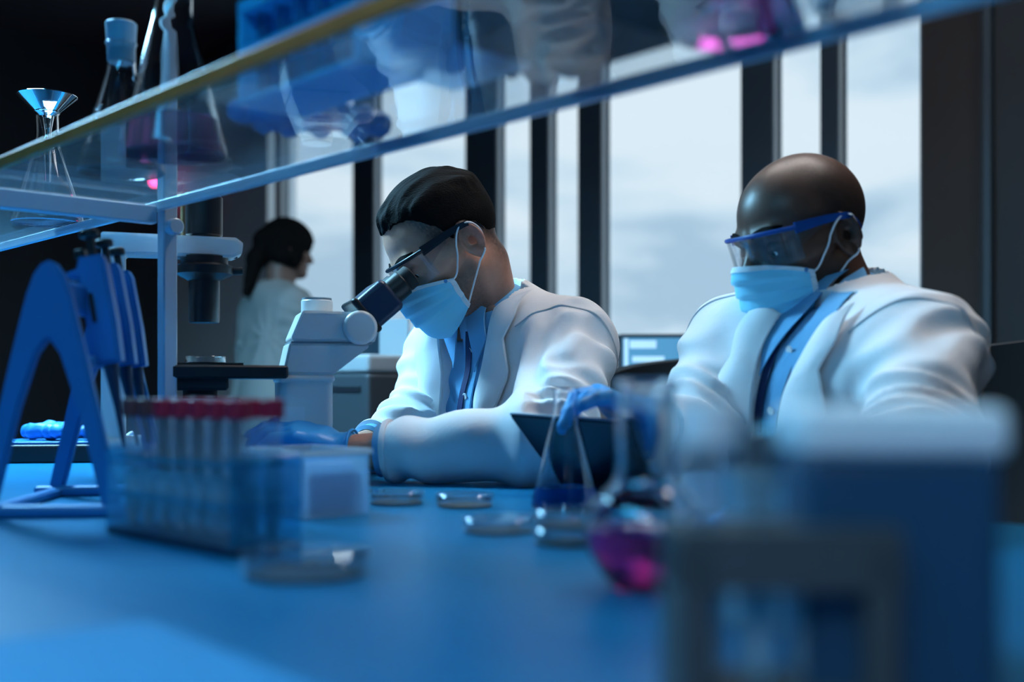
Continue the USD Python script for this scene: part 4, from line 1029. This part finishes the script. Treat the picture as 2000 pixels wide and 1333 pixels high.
        sub(g, 'cuff_roll', tube([Wr + gd * J.get('gcuff', .03) + frame(gd)[:, 0] * .034 * math.cos(a) + frame(gd)[:, 1] * .034 * math.sin(a) for a in np.linspace(0, 2 * np.pi, 29)[:-1]], .0022, 8, closed=True), glove_mat)
    # ---- face: eyes, brows, mask, spectacles
    face = lambda Q: head_sdf(Q, False)
    for s in (1, -1):
        ey = sub(T, 'eye', mv(trimesh.creation.icosphere(3, .0118 * H.k), H.wld(np.array([[.0785, s * .033, .0005]]))[0]), eye_mat, smooth=True)
        sub(ey, 'iris', mv(trimesh.creation.icosphere(3, .0060 * H.k), H.wld(np.array([[.0847, s * .033, -.0025]]))[0]), iris_mat, smooth=True)
        sub(T, 'eyebrow', (lambda G: sheet(G, .003))(H.wld(march(face, np.stack([np.full(45, .16), np.repeat(s * np.linspace(.014, .054, 15), 3), (np.repeat(.026 + .006 * np.sin(np.linspace(0, 2.6, 15)), 3) + np.tile([-.004, 0, .004], 15))], 1), np.array([-1.0, 0, 0]), .0012)).reshape(15, 3, 3)), hair_mat, smooth=50)
    nu, nv = 45, 27
    u, w = np.meshgrid(np.linspace(-1, 1, nu), np.linspace(0, 1, nv), indexing='ij')
    th = u * math.radians(J.get('mask_w', 66))
    ztop = -.012 - .026 * np.abs(u) ** 1.4; zbot = -.107 + .024 * np.abs(u) ** 1.6
    z = ztop * (1 - w) + zbot * w
    def mshape(Q):
        d = smin(face(Q), ell(Q, (.050, 0, -.058), (.066, .056, .052)), .03)
        d = smin(d, rc(Q, (.10, 0, -.026), (.084, 0, -.088), .014, .015), .04)
        return d
    Dm = -np.stack([np.cos(th), np.sin(th), th * 0], -1).reshape(-1, 3)
    # rays aim at the axis through the head, dipping up under the chin
    Pm = np.stack([.012 + .2 * np.cos(th), .2 * np.sin(th), z], -1).reshape(-1, 3)
    under = (.035 * np.clip(w - .75, 0, 1) * 4 * np.cos(u * 1.2)).ravel(); Pm[:, 2] -= under * 1.2; Dm[:, 2] += under * 6; Dm /= np.linalg.norm(Dm, axis=1)[:, None]
    ple = (w * 4.2) % 1.0; pw = np.clip(1.25 - np.abs(u) ** 3, 0, 1)
    rgm = np.random.default_rng(5)
    pl = (.0042 * (ple - .5) * ss(.06, .16, w) * ss(.97, .8, w) * pw).ravel() + .0022 * np.sin(8 * u + 5 * w + 2 * np.sin(9 * w)).ravel() * np.clip(np.abs(u).ravel() - .1, 0, 1)
    G = H.wld(march(mshape, Pm, Dm, .0045 + pl, n=60)).reshape(nu, nv, 3)
    mk = sub(T, 'face_mask', sheet(G, .0016), mask_mat, smooth=50, label='pale blue pleated surgical mask')
    lift = lambda Q, o: H.wld(march(lambda X: mshape(X), Q, np.array([1.0, 0, 0]), o)) 
    Gl = H.loc(G.reshape(-1, 3)).reshape(nu, nv, 3); Nn = np.cross(np.gradient(G, axis=0), np.gradient(G, axis=1)); Nn /= np.linalg.norm(Nn, axis=2, keepdims=True)
    if np.sum(Nn * (G - H.c)) < 0: Nn = -Nn
    sub(mk, 'top_binding', sheet((G + Nn * .0016)[:, 0:4:1][:, [0, 1, 2]], .0012), mask_edge_mat, smooth=50)
    for e in (0, nu - 1):
        sl_ = slice(0, 3) if e == 0 else slice(nu - 3, nu)
        sub(mk, 'side_binding', sheet((G + Nn * .0016)[sl_], .0012), mask_edge_mat, smooth=50)
        s = 1 if Gl[e, 0, 1] > 0 else -1
        top, bot = Gl[e, 1], Gl[e, nv - 2]
        path = np.array([top, top * .45 + np.array([-.002, s * .080, .026]) * .55, [-.008, s * .083, .029], [-.026, s * .080, .022], [-.034, s * .077, .002], [-.026, s * .076, -.018], [-.012, s * .078, -.031], top * 0 + bot * .5 + np.array([-.008, s * .078, -.034]) * .5, bot])
        path = smoothline(path, 44); path[:, 1] = path[:, 1]
        fh = lambda Q: head_sdf(Q)
        for _ in range(3):
            d = fh(path); path[:, 1] += s * np.clip(.0022 - d, 0, .006)
        sub(mk, 'ear_loop', tube(H.wld(path),   .0016 * H.k, 8), strap_mat)
        sub(mk, 'loop_weld', mv(lathe([(0, 0), (.0034, 0), (.003, .0012), (0, .0014)], 12), G[3 if e == 0 else nu - 4, 1] + Nn[3 if e == 0 else nu - 4, 1] * .001, frame(Nn[3 if e == 0 else nu - 4, 1])), M('weld_spot', (.05, .25, .55), .6))
    # spectacles: wrap-round clear lens, brow bar, temples
    gm = frame_blue if J.get('goggles') == 'blue' else frame_black
    th = np.linspace(-1, 1, 41) * math.radians(62); zz = np.linspace(0, 1, 9)
    rx, ry = .112 + J.get('gx', 0), .084
    zt_, zb_ = .026, -.026
    ct_, st_ = np.cos(th)[:, None], np.sin(th)[:, None]
    dip = np.exp(-(np.abs(th) / .16) ** 2)[:, None] * .012
    Zl = zt_ - (zt_ - zb_ - dip) * zz[None] - .010 * np.abs(np.sin(th))[:, None] ** 3 * zz[None] * -1
    rr = 1 + .0 * zz[None]
    Gq = np.stack([(rx * ct_ ** .6 * rr - .006 * zz[None]), ry * np.sign(st_) * np.abs(st_) ** .9 * rr, Zl + 0 * rr], -1)
    Gq[:, :, 0] -= J.get('gback', 0)
    sp_ = sub(T, 'safety_glasses', tube(H.wld(Gq[:, 0] + [0, 0, .001]), .0034, 8), gm, label='safety glasses with a dark brow bar')
    sub(sp_, 'lens', sheet(H.wld(Gq.reshape(-1, 3)).reshape(Gq.shape), .0018), lens_mat, smooth=50, label='clear wraparound lens')
    for s, e in ((-1, 0), (1, 40)):
        a = Gq[e, 0]; pth = smoothline([a + [.002, 0, .0], a * .62 + np.array([-.01, s * .080, .030]) * .38, [.002, s * .0800, .028], [-.022, s * .079, .024], [-.040, s * .077, .006]], 20)
        d = head_sdf(pth); pth[:, 1] += s * np.clip(.003 - d, 0, .01)
        hgt = np.interp(np.arange(20), [0, 4, 14, 19], [.008, .007, .0045, .003])
        v = []; 
        for (p_, hh_) in zip(pth, hgt):
            for dy, dz in ((-.0015, -1), (.0015, -1), (.0015, 1), (-.0015, 1)): v.append(p_ + [0, dy, dz * hh_])
        fa = []
        for i in range(19):
            for j in range(4): fa.append([i * 4 + j, i * 4 + (j + 1) % 4, (i + 1) * 4 + (j + 1) % 4, (i + 1) * 4 + j])
        fa += [[3, 2, 1, 0], [76, 77, 78, 79]]
        sub(sp_, 'temple_arm', (H.wld(np.array(v)), np.array(fa)), gm, smooth=40)
        sub(sp_, 'side_shield', sheet(H.wld(np.stack([np.stack([pth[i] + [0, s * .001, -hgt[i] * .5 - k * .008 * (1 - i / 9)] for k in range(4)]) for i in range(8)]).reshape(-1, 3)).reshape(8, 4, 3), .0012), lens_mat, smooth=50)
    return T, dict(L=L, U=U, F=F, O=O, coat=coat0, sub=sub, coatpart=ct)

def hair_part(T, H, f, lo, hi, step, mat, name='hair', label=None):
    c = np.array([[x, y, z] for x in (lo[0], hi[0]) for y in (lo[1], hi[1]) for z in (lo[2], hi[2])]); w = H.wld(c)
    v, t = surf(lambda P: f(H.loc(P)) * H.k, w.min(0), w.max(0), step, 1.8)
    return part(T, name, (v, t), mat, True, world=True, label=label)
def stool(c, h, label):
    t = thing('lab_stool', label, 'stool', (c[0], c[1], 0))
    part(t, 'seat', mv(lathe(rounded([(0, h - .05), (.17, h - .05), (.185, h - .02), (.17, h), (0, h)], .01), 40)), black_plastic)
    part(t, 'gas_column', vcyl(.025, h - .14, (0, 0, .09), 20), steel)
    part(t, 'foot_ring', tube([(.2 * math.cos(a), .2 * math.sin(a), .25) for a in np.linspace(0, 2 * np.pi, 33)[:-1]], .010, 8, closed=True), steel)
    for k in range(5):
        a = k * 2 * math.pi / 5 + .3
        part(t, 'star_leg', tube([(0, 0, .11), (.27 * math.cos(a), .27 * math.sin(a), .02)], [.022, .014], 10), black_plastic)
        part(t, 'ring_spoke', tube([(0, 0, .25), (.2 * math.cos(a), .2 * math.sin(a), .25)], .007, 8), steel)

# ---------------------------------------------------------------- man at the microscope
def mixc(a, b, t): return np.asarray(a) * (1 - t[:, None]) + np.asarray(b) * t[:, None]
def tone1(q, v):
    x, y, z = q[:, 0], np.abs(q[:, 1]), q[:, 2]
    near = (np.abs(x) < .14) & (y < .1) & (np.abs(z) < .16)
    c = np.tile(np.array([.56, .285, .20]), (len(q), 1))
    nz = meshkit.noise(q * 90, 2); n2 = meshkit.noise(q * 400, 4)
    beard = ss(.078, .045, x) * 0 + ss(-.018, -.05, z - .25 * (.03 - x) * 0) * ss(-.012, .012, x) * ss(.03, .045, y + np.maximum(0, -z - .06)) 
    beard = np.clip(beard + ss(-.03, -.06, z) * ss(.02, .05, x), 0, 1) * near
    c = mixc(c, (.085, .062, .055), beard * (.50 + .3 * n2))
    side = ss(-.014, .036, z + .35 * np.maximum(0, -x - .0)) * ss(.060, .030, x - .35 * (z - .02)) * near
    c = mixc(c, (.030, .028, .030), np.clip(side * (.65 + .5 * n2), 0, .93))
    nape = ss(-.03, -.065, x) * ss(-.10, -.03, z) * near
    c = mixc(c, (.04, .035, .035), np.clip(nape * (.6 + .5 * n2), 0, .9))
    ear = ss(.075, .082, y) * near * (np.abs(z) < .045)
    c = mixc(c, (.52, .22, .16), ear * .6)
    return np.where(v[:, 2:3] < .0, c, c)
F1 = unit((-.74, -.67, 0)); L1 = np.array([-F1[1], F1[0], 0])
H1 = Head((-.103, 1.952, 1.285), (-.925, -.38), 33, 3)
J1 = dict(SL=W(1122, 672, 1.90), SR=W(872, 690, 2.19), EL=W(1072, 893, 1.68), ER=W(805, 876, 2.02),
          WL=W(688, 884, 1.74), WR=W(668, 884, 1.86), NB=W(960, 612, 2.03), seed=4, cres=.0042)
J1['PV'] = W(1000, 1000, 2.16) * [1, 1, 0] + [0, 0, .68]
for s, sg in (('L', 1), ('R', -1)):
    hip = J1['PV'] + L1 * sg * .12; J1['K' + s] = hip + F1 * .36 - UZ * .0; J1['A' + s] = J1['K' + s] * [1, 1, 0] + F1 * .02 + [0, 0, .345]
J1['WL'][2] = BENCH + .046; J1['EL'][2] = BENCH + .063; J1['ER'][2] = BENCH + .060; J1['WR'][2] = BENCH + .033
J1['handL'] = lambda w: fingers(w, (-1, .06, .36), (0.3, -.25, 1), 1, [(.25, .5, .4), (.3, .55, .4), (.35, .6, .45), (.4, .6, .5)], .03, 1.0, (.8, .5, -.35))
J1['handR'] = lambda w: fingers(w, (-.9, .15, .0), (0, 0, 1), -1, [(.3, .5, .3)] * 4, .04, .95)
J1.update(open=([-.42, -.2, -.12, -.02, .05, .10, .16], [.044, .044, .046, .054, .064, .070, .07]), openc=[.03, .03, .03, .026, .018, .006, 0],
          cuff={'L': .060, 'R': .085}, cuffr=.046, gcuff=.002, lany=(1,), lany_off=-.022, placket=.006, lap_bot=-.14, lapw=.066, snaps=(-.02, -.15, -.25), mask_w=62)
p1, b1 = make_person('man in white lab coat and blue mask leaning to look into the microscope', J1, H1, (tone1, skin_mat))
def hair1(Q):
    x, y, z = Q[:, 0], Q[:, 1], Q[:, 2]; a = np.abs(y)
    st = .6 * (meshkit.noise(np.stack([x * 22 + z * 20, y * 150, z * 40], 1), 3) - .5) + .6 * (meshkit.noise(np.stack([x * 30, y * 60, z * 30], 1), 7) - .5)
    jag = meshkit.noise(np.stack([x * 260, y * 260, z * 60], 1), 9) - .5
    hl = np.interp(x, [-.12, -.085, -.06, -.035, -.012, .004, .012, .022, .040, .056, .072, .10], [-.035, -.03, -.012, .022, .034, .022, .006, .034, .060, .080, .084, .084])
    up = z - hl
    th = .0009 + .0095 * ss(.045, .10, z) + .003 * ss(.05, .085, x)
    th = th * (.45 + .55 * ss(0, .03, up))
    d = cranium(Q) - th - .0085 * st * ss(.045, .085, z)
    return smax(d, -up + .007 * jag, .002)
hair_part(p1, H1, hair1, (-.13, -.1, -.05), (.13, .1, .16), .0026, hair_mat, 'hair', 'short dark hair brushed forward')
stool(J1['PV'], J1['PV'][2] - .14, 'black lab stool under the man at the microscope')

# ---------------------------------------------------------------- bald man with the tablet
def tone2(q, v):
    x, y, z = q[:, 0], np.abs(q[:, 1]), q[:, 2]; n2 = meshkit.noise(q * 420, 4); n1 = meshkit.noise(q * 60, 1)
    c = np.tile(np.array([.105, .055, .040]), (len(q), 1)); c = mixc(c, (.26, .135, .095), ss(.075, .125, z - .25 * x))  # crown lighter: warm highlight on top painted into the skin tone
    near = (np.abs(x) < .14) & (y < .1) & (np.abs(z) < .17)
    sc = ss(.055, .085, z + .35 * (-x)) * near; sidehair = ss(-.02, .01, z) * ss(.035, .0, x - .4 * (z - .05)) * near
    c = mixc(c, (.028, .022, .021), np.clip(sidehair * (.45 + .6 * n2) * (1 - .3 * sc), 0, .9))
    beard = ss(-.03, -.055, z) * ss(-.01, .02, x) * near
    c = mixc(c, (.025, .018, .017), np.clip(beard * (.4 + .5 * n2), 0, .85))
    return c
F2 = unit((-.80, -.60, 0)); L2 = np.array([-F2[1], F2[0], 0])
H2 = Head((.432, 1.680, 1.263), (-.91, -.415), 14, 0, .985)
J2 = dict(SL=W(1810, 690, 1.47), SR=W(1436, 676, 1.77), EL=np.array([.452, 1.275, BENCH + .064]), ER=np.array([.245, 1.60, BENCH + .066]),
          WL=np.array([.305, 1.085, BENCH + .045]), WR=np.array([.172, 1.515, BENCH + .093]), NB=W(1652, 606, 1.675), seed=9, cres=.0042)
J2['PV'] = np.array([.56, 1.80, .68])
for s, sg in (('L', 1), ('R', -1)):
    hip = J2['PV'] + L2 * sg * .12; J2['K' + s] = hip + F2 * .36; J2['A' + s] = J2['K' + s] * [1, 1, 0] + F2 * .02 + [0, 0, .345]
J2['handL'] = lambda w: fingers(w, (-.75, -.6, -.1), (0, 0, 1), 1, [(.3, .5, .3)] * 4, .05)
TN = unit(np.cross(ta, tbv)); 
if TN[1] > 0: TN = -TN
J2['handR'] = lambda w: fingers(w, unit([-.075, -.10, .055]), unit(np.array([.35, -.2, .9])), -1, [(.05, .45, .35), (.35, .75, .5), (.5, .9, .6), (.6, 1.0, .7)], .05, .95, (.7, .35, .2), (.2, .3))
J2.update(open=([-.42, -.2, -.12, -.02, .05, .10, .16], [.018, .020, .024, .034, .046, .060, .066]), openc=[.016] * 7,
          cuff={'L': .03, 'R': .03}, cuffr=.047, lany=(1, -1), placket=0, lap_bot=-.20, lap_top=.06, lapw=.078, snaps=(-.26,), goggles='blue', mask_w=60, gx=.004)
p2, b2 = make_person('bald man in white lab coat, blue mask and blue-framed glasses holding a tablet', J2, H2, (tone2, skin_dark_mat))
stool(J2['PV'], J2['PV'][2] - .14, 'black lab stool under the bald man with the tablet')

# ---------------------------------------------------------------- woman in the background
def tone3(q, v): return np.tile(np.array([.16, .10, .08]), (len(q), 1))
Yw = 4.7; HW = Head(W(560, 492, Yw), (.80, .60), 4, 0, .98); F3 = unit((.80, .6, 0)); L3 = np.array([-F3[1], F3[0], 0])
cw_ = HW.c * [1, 1, 0] - F3 * .05
z3 = HW.c[2]
J3 = dict(SL=cw_ + L3 * .165 + [0, 0, z3 - .235], SR=cw_ - L3 * .165 + [0, 0, z3 - .235], NB=cw_ + [0, 0, z3 - .175], PV=cw_ - F3 * .01 + [0, 0, .93], seed=12, cres=.009)
for s, sg in (('L', 1), ('R', -1)):
    J3['E' + s] = cw_ + L3 * sg * .20 + F3 * .03 + [0, 0, z3 - .50]; J3['W' + s] = cw_ + L3 * sg * .17 + F3 * .22 + [0, 0, z3 - .58]
    J3['K' + s] = cw_ + L3 * sg * .09 + F3 * .01 + [0, 0, .50]; J3['A' + s] = cw_ + L3 * sg * .09 - F3 * .02 + [0, 0, .096]
    J3['hand' + s] = (lambda sg: lambda w: fingers(w, F3 + UZ * -.3, UZ, sg, [(.4, .5, .3)] * 4, .04, .9))(sg)
p3, b3 = make_person('dark-haired woman in a lab coat standing in the background facing the windows', J3, HW, (tone3, skin_mat), .004, False, coat_shaded_mat)
def hair3(Q):
    d = smin(cranium(Q), ell(np.stack([Q[:, 0], np.abs(Q[:, 1]), Q[:, 2]], 1), (-.02, .04, -.02), (.06, .042, .06)), .02) - .012
    face_ = np.maximum(ell(Q, (.085, 0, -.02), (.06, .055, .088)), -1)
    d = smax(d, -(Q[:, 2] + .075 + .2 * (Q[:, 0])) * .95, .02); d = smax(d, -face_, .012)
    d = smin(d, rc(Q, (-.095, 0, .03), (-.135, .0, -.05), .034, .038), .03)
    d = smin(d, rc(Q, (-.135, 0, -.05), (-.165, .0, -.19), .036, .018), .02)
    d = smin(d, ell(Q, (-.1, 0, .035), (.05, .045, .045)), .02)
    return d + .0035 * np.sin(Q[:, 1] * 260 + Q[:, 2] * 40)
hair_part(p3, HW, hair3, (-.24, -.13, -.26), (.13, .13, .16), .005, hair_mat, 'hair', 'long dark hair tied in a ponytail')
